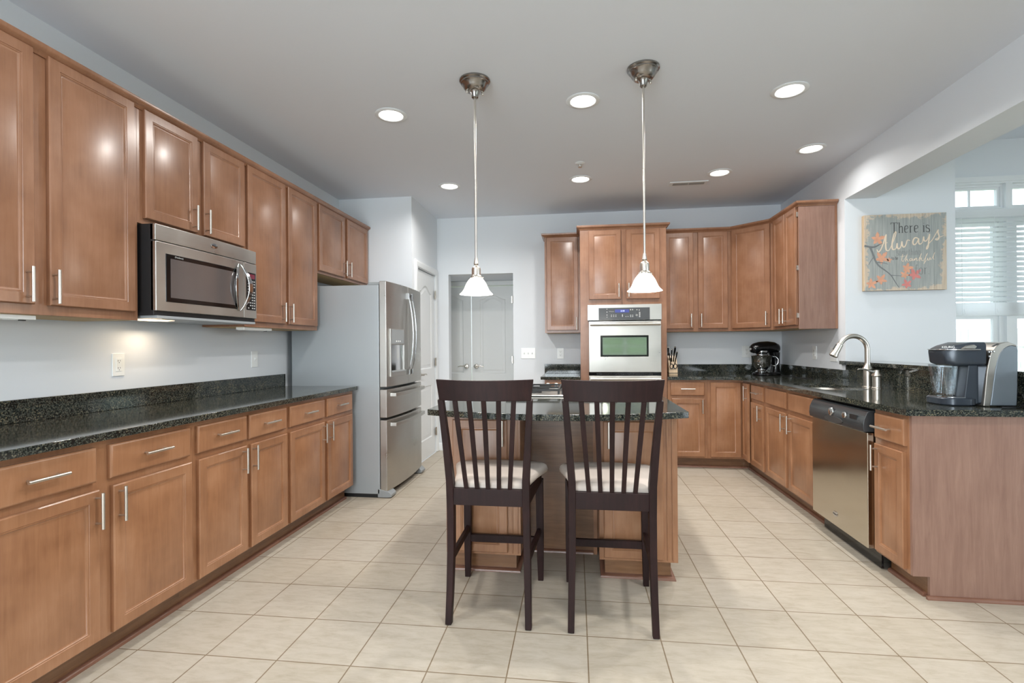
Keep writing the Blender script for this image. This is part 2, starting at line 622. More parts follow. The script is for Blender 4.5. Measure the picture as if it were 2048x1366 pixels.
# ================================================================== SETTING
H = 2.75
XL, XR, YB = -2.447, 2.175, 5.83
XP, YP = -1.673, 4.915
YR = -4.0
# floor: object frame follows the tile grid
phi = R(0.4765)
fx, fy = -1.8042, 1.8452
mb = MB()
T_ = Matrix.Translation((fx, fy, 0)) @ Matrix.Rotation(phi, 4, 'Z')
Ti = T_.inverted()
mb.box(-3.0, 6.2, YR - 0.1, 6.8, -0.1, 0.0).xf(Ti)
fl = struct('floor', mb, M['floor'])
fl.matrix_world = T_
struct('ceiling', MB().box(XL - 0.12, XR + 0.24, YR - 0.12, 6.8, H, H + 0.1), M['ceiling'])
struct('wall_left', MB().box(XL - 0.12, XL, YR, YP, 0, H), M['wall'])
# closet block beside the fridge with an opening for door_1
mb = MB()
mb.box(XL - 0.12, XP - 0.11, YP, YP + 0.12, 0, H)
mb.holed([(YP, 0), (YP, H), (YB + 0.115, H), (YB + 0.115, 0)], [[(5.075, 0.002), (5.075, 2.06), (5.735, 2.06), (5.735, 0.002)]], XP - 0.11, XP, 'x')
struct('wall_pantry', mb, M['wall'])
struct('wall_pantry_inside', MB().box(XL - 0.12, XP - 0.72, YP + 0.12, YB, 0, H), M['wall'])
# back wall with the hall opening
struct('wall_back', MB().holed([(XP, 0.0), (XP, H), (XR + 0.24, H), (XR + 0.24, 0.0)],
       [[(-1.536, 0.001), (-1.536, 2.083), (-0.765, 2.083), (-0.765, 0.001)]], YB, YB + 0.115, 'y'), M['wall'])
# little hall behind with the double doors
mb = MB()
mb.box(-2.2, -2.08, YB + 0.115, 6.62, 0, 2.3)
mb.box(-0.765, -0.65, YB + 0.115, 6.62, 0, 2.3)
mb.holed([(-2.08, 0), (-2.08, 2.3), (-0.765, 2.3), (-0.765, 0)], [[(-1.975, 0.001), (-1.975, 2.022), (-0.85, 2.022), (-0.85, 0.001)]], 6.5, 6.6, 'y')
struct('wall_hall', mb, M['closet'])
struct('ceiling_hall', MB().box(-2.2, -0.65, YB + 0.115, 6.62, 2.085, 2.2), M['ceiling'])
# right wall: solid part, header beam and half wall under the bar ledge
mb = MB()
mb.box(XR, XR + 0.24, 4.5, YB, 0, H)
struct('wall_right', mb, M['wall'])
struct('beam_right', MB().box(XR, XR + 0.24, YR, 4.5, 2.425, H + 0.38), M['wall'])
struct('wall_half_right', MB().box(XR + 0.02, XR + 0.24, 2.66, 4.5, 0, 1.06), M['wall'])
# sunroom
SW = 3.0
struct('wall_sunroom_sign', MB().box(XR + 0.24, SW, 4.5, 4.62, 0, 3.03), M['wall'])
struct('wall_sunroom_return', MB().box(SW - 0.12, SW, 4.62, 5.0, 0, 3.03), M['wall'])
struct('wall_sunroom_back', MB().holed([(SW - 0.12, 0), (SW - 0.12, 3.03), (6.0, 3.03), (6.0, 0)],
       [[(3.20, 0.55), (3.20, 2.66), (5.0, 2.66), (5.0, 0.55)]], 5.0, 5.14, 'y'), M['wall'])
struct('wall_sunroom_right', MB().holed([(YR, 0), (YR, 3.03), (5.14, 3.03), (5.14, 0)],
       [[(-2.2, 0.55), (-2.2, 2.6), (2.4, 2.6), (2.4, 0.55)]], 6.0, 6.12, 'x'), M['wall'])
struct('ceiling_sunroom', MB().box(XR + 0.24, 6.12, YR - 0.12, 5.14, 3.03, 3.13), M['ceiling'])
struct('wall_rear', MB().holed([(XL - 0.12, 0), (XL - 0.12, H), (6.12, H + 0.38), (6.12, 0)],
       [[(-2.3, 0.4), (-2.3, 2.45), (0.0, 2.45), (0.0, 0.4)], [(0.55, 0.9), (0.55, 1.52), (1.95, 1.52), (1.95, 0.9)]], YR - 0.12, YR, 'y'), M['wall'])
struct('beam_sunroom_upper', MB().box(XR + 0.12, XR + 0.24, YR, 4.5, H, 3.03), M['wall'])

# baseboards
def baseboard(name, pts, n):
    mb = MB()
    (x0, y0), (x1, y1) = pts
    nx, ny = n
    prof = [(0.0, 0.0), (0.014, 0.0), (0.014, 0.075), (0.006, 0.088), (0.0, 0.09)]
    mb.loft([[(x + nx * d, y + ny * d, z) for d, z in prof] for x, y in ((x0, y0), (x1, y1))])
    struct(name, mb, M['white'])
baseboard('baseboard_back', [(XP, YB), (-1.55, YB)], (0, -1))
baseboard('baseboard_back_right', [(-0.75, YB), (-0.36, YB)], (0, -1))
baseboard('baseboard_pantry', [(XP, YP + 0.001), (XP, 4.99)], (1, 0))
baseboard('baseboard_hall', [(-0.765, 5.95), (-0.765, 6.5)], (-1, 0))
baseboard('baseboard_sunroom', [(XR + 0.24, 4.5), (SW, 4.5)], (0, -1))
baseboard('baseboard_sunroom_back', [(SW, 5.0), (6.0, 5.0)], (0, -1))

# ------------------------------------------------------------------ doors
def arch_panel(u0, u1, v0, v1, rise, n=14):
    """closed outline, arched (cathedral) top: shoulders at v1-rise, crown v1"""
    pts = [(u0, v0), (u1, v0)]
    for k in range(n + 1):
        t = k / n
        u = u1 + (u0 - u1) * t
        s = 0.5 - 0.5 * math.cos(2 * PI * t)
        pts.append((u, v1 - rise + rise * s))
    return pts
def inset_poly(poly, d):
    """shrink towards the bbox centre by d in both axes"""
    us = [p[0] for p in poly]; vs = [p[1] for p in poly]
    cu, cv = (min(us) + max(us)) / 2, (min(vs) + max(vs)) / 2
    hu, hv = (max(us) - min(us)) / 2, (max(vs) - min(vs)) / 2
    return [(cu + (u - cu) * (hu - d) / hu, cv + (v - cv) * (hv - d) / hv) for u, v in poly]
def door_leaf(W, Hh, panels, mat, parent, name='leaf', th=0.035):
    """leaf in local coords: x 0..W, front at y=0"""
    mb = MB()
    holes = panels
    mb.holed([(0, 0), (0, Hh), (W, Hh), (W, 0)], [list(p) for p in holes], 0.0, th, 'y')
    for p in panels:
        rings = []
        for d, dep in ((0, 0.0), (0.010, 0.009), (0.022, 0.010), (0.045, 0.003), (0.050, 0.002)):
            rings.append([(u, dep, v) for u, v in (p if d == 0 else inset_poly(p, d))])
        mb.loft(rings, cap=False)
        mb._add(rings[-1], [tuple(range(len(rings[-1])))])
        mb._add([(u, th - 0.004, v) for u, v in p], [tuple(range(len(p)))])
    return mb.build(name, mat, parent)
def lever(parent, x, z, sgn):
    mb = MB()
    mb.lathe([(0.031, 0.0), (0.031, -0.004), (0.026, -0.010), (0.012, -0.013), (0.010, -0.045), (0.012, -0.050), (0.0, -0.052)][::-1], (x, 0, z), 20, 'y')
    mb.tube([(x, -0.045, z), (x + sgn * 0.03, -0.047, z + 0.004), (x + sgn * 0.07, -0.047, z + 0.005), (x + sgn * 0.105, -0.045, z - 0.006)], [0.009, 0.008, 0.0065, 0.005], 8)
    return mb.build('handle', M['nickel'], parent)
def hinge(parent, x, z):
    mb = MB()
    mb.box(x - 0.018, x + 0.018, -0.002, 0.0, z - 0.045, z + 0.045)
    mb.tube([(x, -0.006, z - 0.048), (x, -0.006, z + 0.048)], 0.006, 8)
    return mb.build('hinge', M['nickel'], parent)

# door_1: in the pantry side wall, seen at a slant beside the fridge (faces +x)
d1 = empty('door_1', (XP, 5.08, 0.006), PI / 2)
d1['kind'] = 'structure'
DW = 0.65
lf = door_leaf(DW, 2.045, [arch_panel(0.11, DW - 0.11, 0.98, 1.90, 0.075), [(0.11, 0.20), (DW - 0.11, 0.20), (DW - 0.11, 0.79), (0.11, 0.79)]], M['white'], d1)
lf.location.y = 0.012
lever(d1, 0.065, 0.93, 1)
for z in (0.24, 1.05, 1.83): hinge(d1, DW - 0.004, z)
# door frame casing
mb = MB()
prof = [(0.0, 0.0), (0.0, -0.012), (0.012, -0.018), (0.05, -0.018), (0.058, -0.012), (0.07, -0.010), (0.07, 0.0)]
def casing(u0, u1, v1, w=0.07):
    c = MB()
    path = [((u0, 0.0), (-1, 0)), ((u0, v1), (-1, 1)), ((u1, v1), (1, 1)), ((u1, 0.0), (1, 0))]
    c.loft([[(p[0] + dx * t, d, p[1] + dz * t) for t, d in prof] for p, (dx, dz) in path])
    return c
tr = casing(-0.012, 0.665, 2.06).build('casing', M['white'], d1)
tag(tr, None)

# double closet doors at the end of the little hall
for i, (x0, W, lev, sg, nm) in enumerate(((-1.972, 0.555, 0.492, -1, 'door_2'), (-1.409, 0.555, 0.06, 1, 'door_3'))):
    d = empty(nm, (x0, 6.5, 0.005))
    d['kind'] = 'structure'
    l = door_leaf(W, 2.012, [arch_panel(0.11, W - 0.105, 0.87, 1.90, 0.06), [(0.11, 0.19), (W - 0.105, 0.19), (W - 0.105, 0.70), (0.11, 0.70)]], M['closet'], d)
    l.location.y = 0.02
    h = lever(d, lev, 0.965, sg)
    for z in (0.25, 1.05, 1.83):
        hinge(d, W - 0.004 if i else 0.004, z)
struct('trim_1', MB().box(-2.08, -0.766, 6.475, 6.5, 2.026, 2.045).box(-2.08, -0.766, 6.482, 6.5, 2.045, 2.082), M['closet'])

# ------------------------------------------------------------------ windows of the sunroom (back wall)
def window(name, x0, x1, z0, z1, y, muntins=0, sash=None, fw=0.035):
    w = empty(name, (x0, y, z0))
    w['kind'] = 'structure'
    W, Hh = x1 - x0, z1 - z0
    mb = MB()
    mb.holed([(0, 0), (0, Hh), (W, Hh), (W, 0)], [[(fw, fw), (fw, Hh - fw), (W - fw, Hh - fw), (W - fw, fw)]], 0.0, 0.07, 'y')
    mb.build('frame', M['white'], w)
    mb = MB()
    zs = [fw, Hh - fw] if not sash else [fw, sash, Hh - fw]
    for a, b in zip(zs, zs[1:]):
        mb.holed([(fw, a), (fw, b), (W - fw, b), (W - fw, a)], [[(2 * fw, a + fw), (2 * fw, b - fw), (W - 2 * fw, b - fw), (W - 2 * fw, a + fw)]], 0.015, 0.05, 'y')
    for k in range(muntins):
        xm = W * (k + 1) / (muntins + 1)
        mb.box(xm - 0.007, xm + 0.007, 0.025, 0.04, 2 * fw, Hh - 2 * fw)
    mb.build('sash', M['white'], w)
    MB().box(2 * fw - 0.01, W - 2 * fw + 0.01, 0.030, 0.034, 2 * fw - 0.01, Hh - 2 * fw + 0.01).build('glass_pane', M['pane'], w)
    return w
window('window_1', 3.235, 3.735, 2.42, 2.64, 5.03, 1, fw=0.018)
window('window_2', 3.785, 4.35, 2.42, 2.64, 5.03, 1, fw=0.018)
window('window_3', 3.235, 3.735, 0.58, 2.36, 5.03, 0, 0.9)
window('window_4', 3.785, 4.35, 0.58, 2.36, 5.03, 0, 0.9)
window('window_5', 4.40, 4.97, 2.42, 2.64, 5.03, 1, fw=0.018)
window('window_6', 4.40, 4.97, 0.58, 2.36, 5.03, 0, 0.9)
mb = MB()
for x in (3.735, 4.35):
    mb.box(x, x + 0.05, 4.995, 5.12, 0.55, 2.66)
mb.box(3.20, 3.235, 4.995, 5.12, 0.55, 2.66).box(4.97, 5.0, 4.995, 5.12, 0.55, 2.66)
mb.box(3.20, 5.0, 4.994, 5.12, 2.36, 2.42).box(3.20, 5.0, 4.994, 5.12, 2.64, 2.66)
struct('trim_2', mb, M['white'])
struct('trim_3', MB().box(3.16, 5.04, 4.975, 5.0, 2.655, 2.70).box(3.16, 5.04, 4.955, 5.0, 0.52, 0.55), M['white'])
# unseen windows, added for daylight; the small one for the oven's reflection
def unseen_window(name, a0, a1, z0, z1, pos, axis, n):
    w = empty(name, (0, 0, 0))
    w['kind'] = 'structure'
    def B(mb, u0, u1, v0, v1, d0, d1):
        if axis == 'y': mb.box(u0, u1, pos + d0, pos + d1, v0, v1)
        else: mb.box(pos + d0, pos + d1, u0, u1, v0, v1)
    mb = MB()
    st = (a1 - a0) / n
    for k in range(n + 1):
        B(mb, a0 + k * st - 0.035, a0 + k * st + 0.035, z0, z1, -0.04, 0.04)
    B(mb, a0, a1, z0, z0 + 0.06, -0.05, 0.05); B(mb, a0, a1, z1 - 0.06, z1, -0.05, 0.05)
    B(mb, a0, a1, (z0 + z1) / 2 - 0.02, (z0 + z1) / 2 + 0.02, -0.03, 0.03)
    mb.build('frame', M['white'], w)
    mb = MB()
    B(mb, a0 + 0.02, a1 - 0.02, z0 + 0.03, z1 - 0.03, -0.003, 0.003)
    mb.build('glass_pane', M['pane'], w)
unseen_window('window_added_rear', -2.265, -0.035, 0.42, 2.43, YR - 0.06, 'y', 3)  # unseen, added for light and set clear of the oven's reflection
unseen_window('window_9', 0.585, 1.915, 0.92, 1.50, YR - 0.06, 'y', 2)
tag(MB().box(-6, 12, -9.5, -8.6, -0.65, 4.5).build('hedge', M['hedge']), kind='structure')
unseen_window('window_added_side', -2.165, 2.365, 0.57, 2.58, 6.06, 'x', 4)  # unseen, added to send light across to the left wall

# lawn and a pale neighbouring house beyond the windows
tag(MB().box(-40, 60, -45, 45, -0.75, -0.65).build('lawn', M['grass']), 'green lawn outside behind the sunroom windows', None, kind='structure')
hs = empty('garden_fence', (3.0, 11, -0.65), 0, 'pale boarded fence faintly seen outside through the lower sunroom window', 'fence')
mb = MB()
for k in range(120):
    mb.box(k * 0.13, k * 0.13 + 0.12, 0, 0.02, 0.05, 2.15)
mb.build('boards', M['siding'], hs)
MB().box(0, 15.6, -0.03, 0.0, 0.3, 0.4).box(0, 15.6, -0.03, 0.0, 1.8, 1.9).build('rails', M['siding'], hs)

# ------------------------------------------------------------------ blind in front of the sunroom window
bl = empty('window_blind', (3.19, 4.955, 1.47), 0, 'white horizontal slat blind lowered over the sunroom window', 'window blind')
MB().box(0, 1.82, -0.01, 0.045, 0.865, 0.935).build('headrail', M['blind'], bl, bev=0.004)
MB().box(0.005, 1.815, 0.0, 0.04, 0.0, 0.115).build('bottom_stack', M['blind'], bl, bev=0.003)
mb = MB()
ns = 17
for k in range(ns):
    z = 0.145 + k * (0.70 / (ns - 1))
    mb.hexa([(0.005, -0.004, z - 0.018), (1.815, -0.004, z - 0.018), (1.815, -0.0015, z - 0.020), (0.005, -0.0015, z - 0.020),
             (0.005, 0.034, z + 0.018), (1.815, 0.034, z + 0.018), (1.815, 0.0365, z + 0.016), (0.005, 0.0365, z + 0.016)])
mb.build('slats', M['blind'], bl)
for x in (0.16, 0.42, 1.0, 1.5):
    MB().tube([(x, -0.006, 0.87), (x, -0.006, 0.05), (x + 0.004, -0.008, 0.0), (x + 0.022, -0.008, 0.02), (x + 0.014, -0.006, 0.06)], 0.0016, 6).build('lift_cord', M['blind'], bl)

# ================================================================== CABINETS
DOOR = [(0.0, 0.020), (0.0, 0.004), (0.004, 0.0), (0.043, 0.0), (0.0445, 0.0025), (0.049, 0.002), (0.053, 0.0065), (0.057, 0.0075), (0.060, 0.0065)]
SLAB = [(0.0, 0.020), (0.0, 0.006), (0.0025, 0.003), (0.007, 0.0), (0.010, 0.0)]

def bar_pull(parent, u, v, vertical=True, L=0.137):
    mb = MB()
    y = -0.020 - 0.030
    h = L / 2
    if vertical:
        mb.tube([(u, y, v - h), (u, y, v + h)], 0.006, 12)
        for s in (-1, 1):
            mb.tube([(u, -0.0195, v + s * 0.048), (u, y, v + s * 0.048)], 0.0042, 8)
    else:
        mb.tube([(u - h, y, v), (u + h, y, v)], 0.006, 12)
        for s in (-1, 1):
            mb.tube([(u + s * 0.048, -0.0195, v), (u + s * 0.048, y, v)], 0.0042, 8)
    return mb.build('handle', M['nickel'], parent)

def front(name, parent, u0, u1, v0, v1, loops, mat):
    return MB().relief(u0, u1, v0, v1, loops, -0.020).build(name, mat, parent, fix=True)

def cabinet(name, loc, rz, W, D, z0, z1, mat, label, group, doors=(), drawers=(), toe=None, cat='cabinet', under=False, body=None, shoe=True, ucut=None):
    """local frame: face frame plane y=0, depth +y, x from the left end; doors (u0,u1,v0,v1,handle u, handle v)"""
    c = empty(name, (loc[0], loc[1], 0), rz, label, cat, group)
    mb = body or MB().box(0, W, 0, D, z0, z1)
    mb.build('body', mat, c, bev=0.0012 if body is None else 0)
    if toe:
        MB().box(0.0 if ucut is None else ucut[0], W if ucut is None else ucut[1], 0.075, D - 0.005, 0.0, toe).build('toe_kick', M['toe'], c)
        if shoe:
            pr = [(0.075, 0.0), (0.056, 0.0), (0.0565, 0.008), (0.061, 0.015), (0.068, 0.0185), (0.075, 0.019)]
            MB().prism(pr, 0.0 if ucut is None else ucut[0], W if ucut is None else ucut[1], 'x').build('shoe_moulding', M['shoe'], c)
    if under:
        MB().box(0.018, W - 0.018, 0.02, D - 0.01, z0 - 0.0015, z0 + 0.006).build('underside', M['inner'], c)
    for d in doors:
        u0, u1, v0, v1 = d[:4]
        f = front('door', c, u0, u1, v0, v1, DOOR, mat)
        if len(d) > 4 and d[4] is not None:
            bar_pull(f, d[4], d[5], True)
    for d in drawers:
        u0, u1, v0, v1 = d[:4]
        f = front('drawer' if len(d) > 4 else 'false_front', c, u0, u1, v0, v1, SLAB, mat)
        if len(d) > 4 and d[4] is not None:
            bar_pull(f, d[4], d[5], False)
    return c

DT, DB = 0.697, 0.122          # base doors
RT, RB = 0.860, 0.728          # drawers
CT, CB = 0.915, 0.884          # countertop
FL = -1.837                    # left base face frame plane
FU = -2.142                    # left upper face frame plane
HZ = 0.622                     # vertical handle centre height on base doors

# ---- left base run (faces +x); local x = world y - start
for y0, y1, ds, rs, lab in (
    (1.275, 2.185, ((1.295, 1.700, 1.683), (1.757, 2.163, 1.780)), ((1.295, 1.690), (1.746, 2.155)), 'long left-hand base cabinet nearest the camera, cut by the picture edge'),
    (2.185, 2.968, ((2.208, 2.562, 2.523), (2.598, 2.946, 2.610)), ((2.202, 2.563), (2.584, 2.942)), 'base cabinet below the microwave, middle of the left run'),
    (2.968, 3.900, ((2.984, 3.414, 3.389), (3.457, 3.862, 3.484)), ((2.980, 3.417), (3.453, 3.860)), 'base cabinet against the refrigerator, last of the left run')):
    cabinet('base_cabinet', (FL, y0), PI / 2, y1 - y0, 0.605, 0.112, CB, M['woodbase'], lab, 'base cabinets along the left wall',
            [(a - y0, b - y0, DB, DT, h - y0, HZ) for a, b, h in ds],
            [(a - y0, b - y0, RB, RT, (a + b) / 2 - y0, 0.797) for a, b in rs], toe=0.112)
# ---- left upper run
UZ = 1.488
ups = [
    ((1.262, 2.205, 1.372, 2.43), ((1.287, 1.722, 1.412, 2.424, 1.690, UZ), (1.779, 2.177, 1.412, 2.424, 1.789, UZ)), 'tall upper cabinet left of the microwave, cut by the picture edge'),
    ((2.205, 2.998, 1.852, 2.43), ((2.236, 2.584, 1.880, 2.420, 2.545, 1.957), (2.630, 2.982, 1.880, 2.420, 2.640, 1.957)), 'short two-door upper cabinet directly above the microwave'),
    ((2.998, 3.905, 1.372, 2.43), ((3.016, 3.437, 1.405, 2.424, 3.386, UZ), (3.475, 3.883, 1.405, 2.424, 3.482, UZ)), 'tall two-door upper cabinet between microwave and refrigerator'),
    ((3.905, 4.905, 1.848, 2.43), ((3.923, 4.380, 1.870, 2.420, 4.356, 1.950), (4.430, 4.880, 1.870, 2.420, 4.448, 1.950)), 'short two-door upper cabinet above the refrigerator'),
]
for (y0, y1, z0, z1), ds, lab in ups:
    cabinet('upper_cabinet', (FU, y0), PI / 2, y1 - y0, 0.300, z0, z1, M['wood'], lab, 'upper cabinets along the left wall',
            [(a - y0, b - y0, v0, v1, h - y0, hz) for a, b, v0, v1, h, hz in ds], under=True)

CROWN = [(0.0, 2.412), (-0.006, 2.412), (-0.009, 2.420), (-0.018, 2.428), (-0.030, 2.434), (-0.034, 2.440), (-0.034, 2.454), (0.0, 2.454)]
def crown(name, path, label):
    """sweep CROWN along a world path; each vertex has an outward mitre direction"""
    mb = MB()
    mb.loft([[(x + nx * -d, y + ny * -d, z) for d, z in CROWN] for (x, y), (nx, ny) in path])
    o = mb.build(name, M['wood'])
    tag(o, label, 'crown moulding', 'crown mouldings on top of the cabinets')
crown('crown_moulding', [((FU, 1.262), (1, 0)), ((FU, 4.905), (1, 1)), ((XL + 0.002, 4.905), (0, 0.25))], 'long dark crown strip along the tops of the left wall cabinets')

# ---- under-cabinet light strips
for y0, y1, lab in ((1.30, 1.76, 'slim white light strip under the tall upper cabinet nearest the camera'), (3.03, 3.33, 'slim white light strip under the cabinet right of the microwave')):
    t = empty('under_cabinet_light', (FU - 0.055, y0, 1.3705), 0, lab, 'light strip', 'light strips under the left upper cabinets')
    MB().box(-0.03, 0.03, 0, y1 - y0, -0.018, 0).build('housing', M['plastic'], t, bev=0.003)
    MB().box(-0.022, 0.022, 0.01, y1 - y0 - 0.06, -0.020, -0.0178).build('lens', M['plastic'], t)
    MB().box(-0.012, 0.0, y1 - y0 - 0.035, y1 - y0 - 0.015, -0.022, -0.0178).build('switch', M['slot'], t)

# ---- left countertop with backsplash
ct = empty('countertop', (0, 0, 0), 0, 'long dark granite worktop along the left wall', 'countertop')
MB().box(XL + 0.002, -1.799, 1.262, 3.915, CB + 0.0005, CT).build('slab', M['granite'], ct, bev=0.003)
MB().box(XL + 0.002, XL + 0.024, 1.262, 3.905, CT + 0.0003, 1.016).build('backsplash', M['granite'], ct, bev=0.002)

# ---- microwave over the worktop
mw_ = empty('microwave', (-2.06, 2.214, 1.385), PI / 2, 'stainless steel microwave hung below the short cabinet over the worktop', 'microwave')
MW = 0.775
MB().box(0.0, MW, 0.004, 0.375, 0.012, 0.462).build('case', M['blackmat'], mw_, bev=0.002)
# vent hood strip on top, slightly bowed front
def bow(u0, u1, v0, v1, y, b, th, n=14, W=MW):
    rings = []
    for k in range(n + 1):
        u = u0 + (u1 - u0) * k / n
        q = 4 * (u / W) * (1 - u / W)
        f = y - b * q
        rings.append([(u, f, v0), (u, y + th, v0), (u, y + th, v1), (u, f, v1)])
    return rings
MB().loft(bow(0, MW, 0.382, 0.462, -0.008, 0.012, 0.03)).build('top_grille', M['steel'], mw_, bev=0.003)
MB().loft(bow(0, 0.640, 0.035, 0.378, -0.010, 0.012, 0.03)).build('door', M['steel'], mw_, bev=0.003)
dr = mw_.children[-1]
mb = MB()
mb.loft(bow(0.055, 0.585, 0.082, 0.325, -0.0125, 0.0115, 0.004))
mb.build('window_surround', M['black'], dr, bev=0.004)
mb = MB()
mb.loft(bow(0.082, 0.555, 0.105, 0.302, -0.0135, 0.0115, 0.004))
mb.build('window', M['microglass'], dr)
text('label', '(TimeSavor)', 0.011, M['keys'], face_y(0.105, -0.0215, 0.313), dr, align='LEFT')
# control column
mb = MB().loft(bow(0.643, MW, 0.035, 0.378, -0.010, 0.012, 0.03, 6))
cp = mb.build('control_panel', M['steel'], mw_, bev=0.003)
MB().loft(bow(0.668, 0.762, 0.085, 0.320, -0.0125, 0.0105, 0.004, 4)).build('keypad', M['black'], cp)
MB().loft(bow(0.680, 0.752, 0.283, 0.311, -0.0135, 0.0105, 0.004, 4)).build('display', M['reddisplay'], cp)
mb = MB()
random.seed(4)
for r in range(11):
    for k in range(4):
        if random.random() < 0.12: continue
        u = 0.680 + k * 0.020
        v = 0.094 + r * 0.0168
        y = -0.0131 - 0.0105 * 4 * (u / MW) * (1 - u / MW)
        mb.box(u, u + 0.011, y - 0.0004, y + 0.001, v, v + 0.007)
mb.build('keys', M['keys'], cp)
# bow handle: two arched rails
hd = MB()
for uu, du, dy_, ww in ((0.588, -0.040, 0.020, 0.012), (0.604, 0.030, 0.050, 0.026)):
    pts = []
    for k in range(19):
        t = k / 18
        q = math.sin(PI * t) ** 0.85
        pts.append((uu + du * q, -0.020 - dy_ * q, 0.074 + 0.283 * t))
    hd.bar(pts, [0.010 + ww * math.sin(PI * k / 18) for k in range(19)], 0.008, side=(1, 0, 0))
hd.build('handle', M['chrome'], dr, bev=0.003)
mb = MB().lathe([(0.0, -0.004), (0.022, -0.003), (0.024, 0.0)], (0, 0, 0), 24, 'y')
for i, p in enumerate(mb.v): mb.v[i] = (0.385 + p[0] * 1.1, -0.0205 + p[1], 0.424 + p[2] * 0.62)
bd = mb.build('badge', M['chrome'], mw_)
text('lettering', 'Whirlpool', 0.0095, M['slot'], face_y(0.385, -0.0250, 0.424), bd, shear=0.2)
MB().box(0.01, MW - 0.01, -0.006, 0.36, 0.0, 0.0125).build('underside', M['fridgeside'], mw_)
MB().box(0.10, 0.26, 0.12, 0.25, -0.002, 0.001).build('lamp_lens', M['warm'], mw_)
wl = bpy.data.lights.new('hood_lamp', 'AREA')
wl.shape = 'RECTANGLE'; wl.size = 0.14; wl.size_y = 0.10; wl.energy = 0.9; wl.color = (1.0, 0.80, 0.58)
wo = bpy.data.objects.new('hood_lamp', wl); C.objects.link(wo)
wo.parent = mw_; wo.location = (0.30, 0.26, -0.006); wo.rotation_euler = (R(-18), 0, 0)

# ================================================================== REFRIGERATOR
fr = empty('refrigerator', (-1.625, 3.94, 0), PI / 2, 'stainless steel french door refrigerator with grey sides', 'refrigerator')
FW = 0.905
MB().box(0, FW, 0.0, 0.765, 0.03, 1.742).build('cabinet', M['fridgeside'], fr, bev=0.006)
MB().box(0.01, FW - 0.01, 0.02, 0.70, 0.0, 0.03).build('base', M['blackmat'], fr)
for u in (0.0, FW - 0.11):
    mb = MB().loft([[(u, 0.02, 0.004), (u + 0.11, 0.02, 0.004), (u + 0.11, 0.02, 0.075), (u, 0.02, 0.075)],
             [(u, -0.07, 0.004), (u + 0.11, -0.07, 0.004), (u + 0.11, -0.07, 0.055), (u, -0.07, 0.055)],
             [(u, -0.098, 0.010), (u + 0.11, -0.098, 0.010), (u + 0.11, -0.098, 0.030), (u, -0.098, 0.030)]])
    mb.build('foot', M['greyplastic'], fr, bev=0.004)
for u in (0.02, FW - 0.10):
    MB().box(u, u + 0.08, -0.055, 0.10, 1.742, 1.768).build('hinge_cover', M['greyplastic'], fr, bev=0.006)
def fr_front(name, u0, u1, v0, v1, n=10, parent=None, mat=None, y=-0.062, b=0.030):
    return MB().loft(bow(u0, u1, v0, v1, y, b, -y - 0.004, n, FW)).build(name, mat or M['steelf'], parent or fr, bev=0.004)
def fy_(u, y=-0.062, b=0.030):
    return y - b * 4 * (u / FW) * (1 - u / FW)
dl = fr_front('door', 0.003, 0.449, 0.905, 1.772)
dr2 = fr_front('door', 0.455, FW - 0.003, 0.905, 1.772)
f1 = fr_front('drawer', 0.003, FW - 0.003, 0.655, 0.885, 18)
f2 = fr_front('drawer', 0.003, FW - 0.003, 0.055, 0.635, 18)
# long bowed door handles
for dd, u in ((dl, 0.412), (dr2, 0.492)):
    mb = MB()
    pts = []
    for k in range(17):
        t = k / 16
        pts.append((u, fy_(u) - 0.012 - 0.050 * math.sin(PI * t) ** 0.7, 0.995 + 0.71 * t))
    mb.bar(pts, 0.024, 0.013, side=(1, 0, 0))
    mb.box(u - 0.016, u + 0.016, fy_(u) - 0.030, fy_(u) + 0.004, 0.985, 1.035).box(u - 0.016, u + 0.016, fy_(u) - 0.030, fy_(u) + 0.004, 1.655, 1.712)
    mb.build('handle', M['chrome'], dd, bev=0.003)
for dd, z in ((f1, 0.838), (f2, 0.592)):
    mb = MB()
    pts = []
    for k in range(15):
        u = 0.07 + (FW - 0.14) * k / 14
        pts.append((u, fy_(u) - 0.045, z))
    mb.bar([(0.07, fy_(0.07) + 0.003, z)] + pts + [(FW - 0.07, fy_(0.07) + 0.003, z)], 0.030, 0.012, side=(0, 0, 1))
    mb.build('handle', M['steelf'], dd, bev=0.003)
# water and ice dispenser in the left door
dp = empty('dispenser', (0, 0, 0)); dp.parent = dl
y = 0.0
dp.matrix_basis = Matrix.Translation((0.052, -0.0715, 0)) @ Matrix.Rotation(R(-4.4), 4, 'Z') @ Matrix.Translation((-0.052, 0, 0))
mb = MB()
mb.holed([(0.052, 0.985), (0.052, 1.385), (0.330, 1.385), (0.330, 0.985)], [[(0.066, 1.035), (0.066, 1.252), (0.316, 1.252), (0.316, 1.035)]], y - 0.010, y + 0.004, 'y')
mb.build('bezel', M['steelf'], dp, bev=0.003)
MB().box(0.070, 0.312, y - 0.0115, y - 0.009, 1.262, 1.378).build('touch_panel', M['greyplastic'], dp)
mb = MB()
for k in range(3): mb.box(0.15 + k * 0.035, 0.168 + k * 0.035, y - 0.0122, y - 0.0112, 1.275, 1.287)
mb.build('icons', M['plastic'], dp)
mb = MB()
a = [(0.066 + 0.25 * k / 12, y - 0.001 - 0.006 * math.sin(PI * k / 12)) for k in range(13)]
mb.loft([[(u, v - 0.001, 1.037) for u, v in a], [(u, v - 0.001, 1.250) for u, v in a]], cap=False, closed=False)
mb.build('recess', M['chrome'], dp)
MB().box(0.075, 0.307, y - 0.028, y - 0.004, 1.022, 1.036).build('drip_tray', M['greyplastic'], dp, bev=0.003)
mb = MB().lathe([(0.0, -0.002), (0.009, -0.0015), (0.010, 0.0)], (0, 0, 0), 20, 'y')
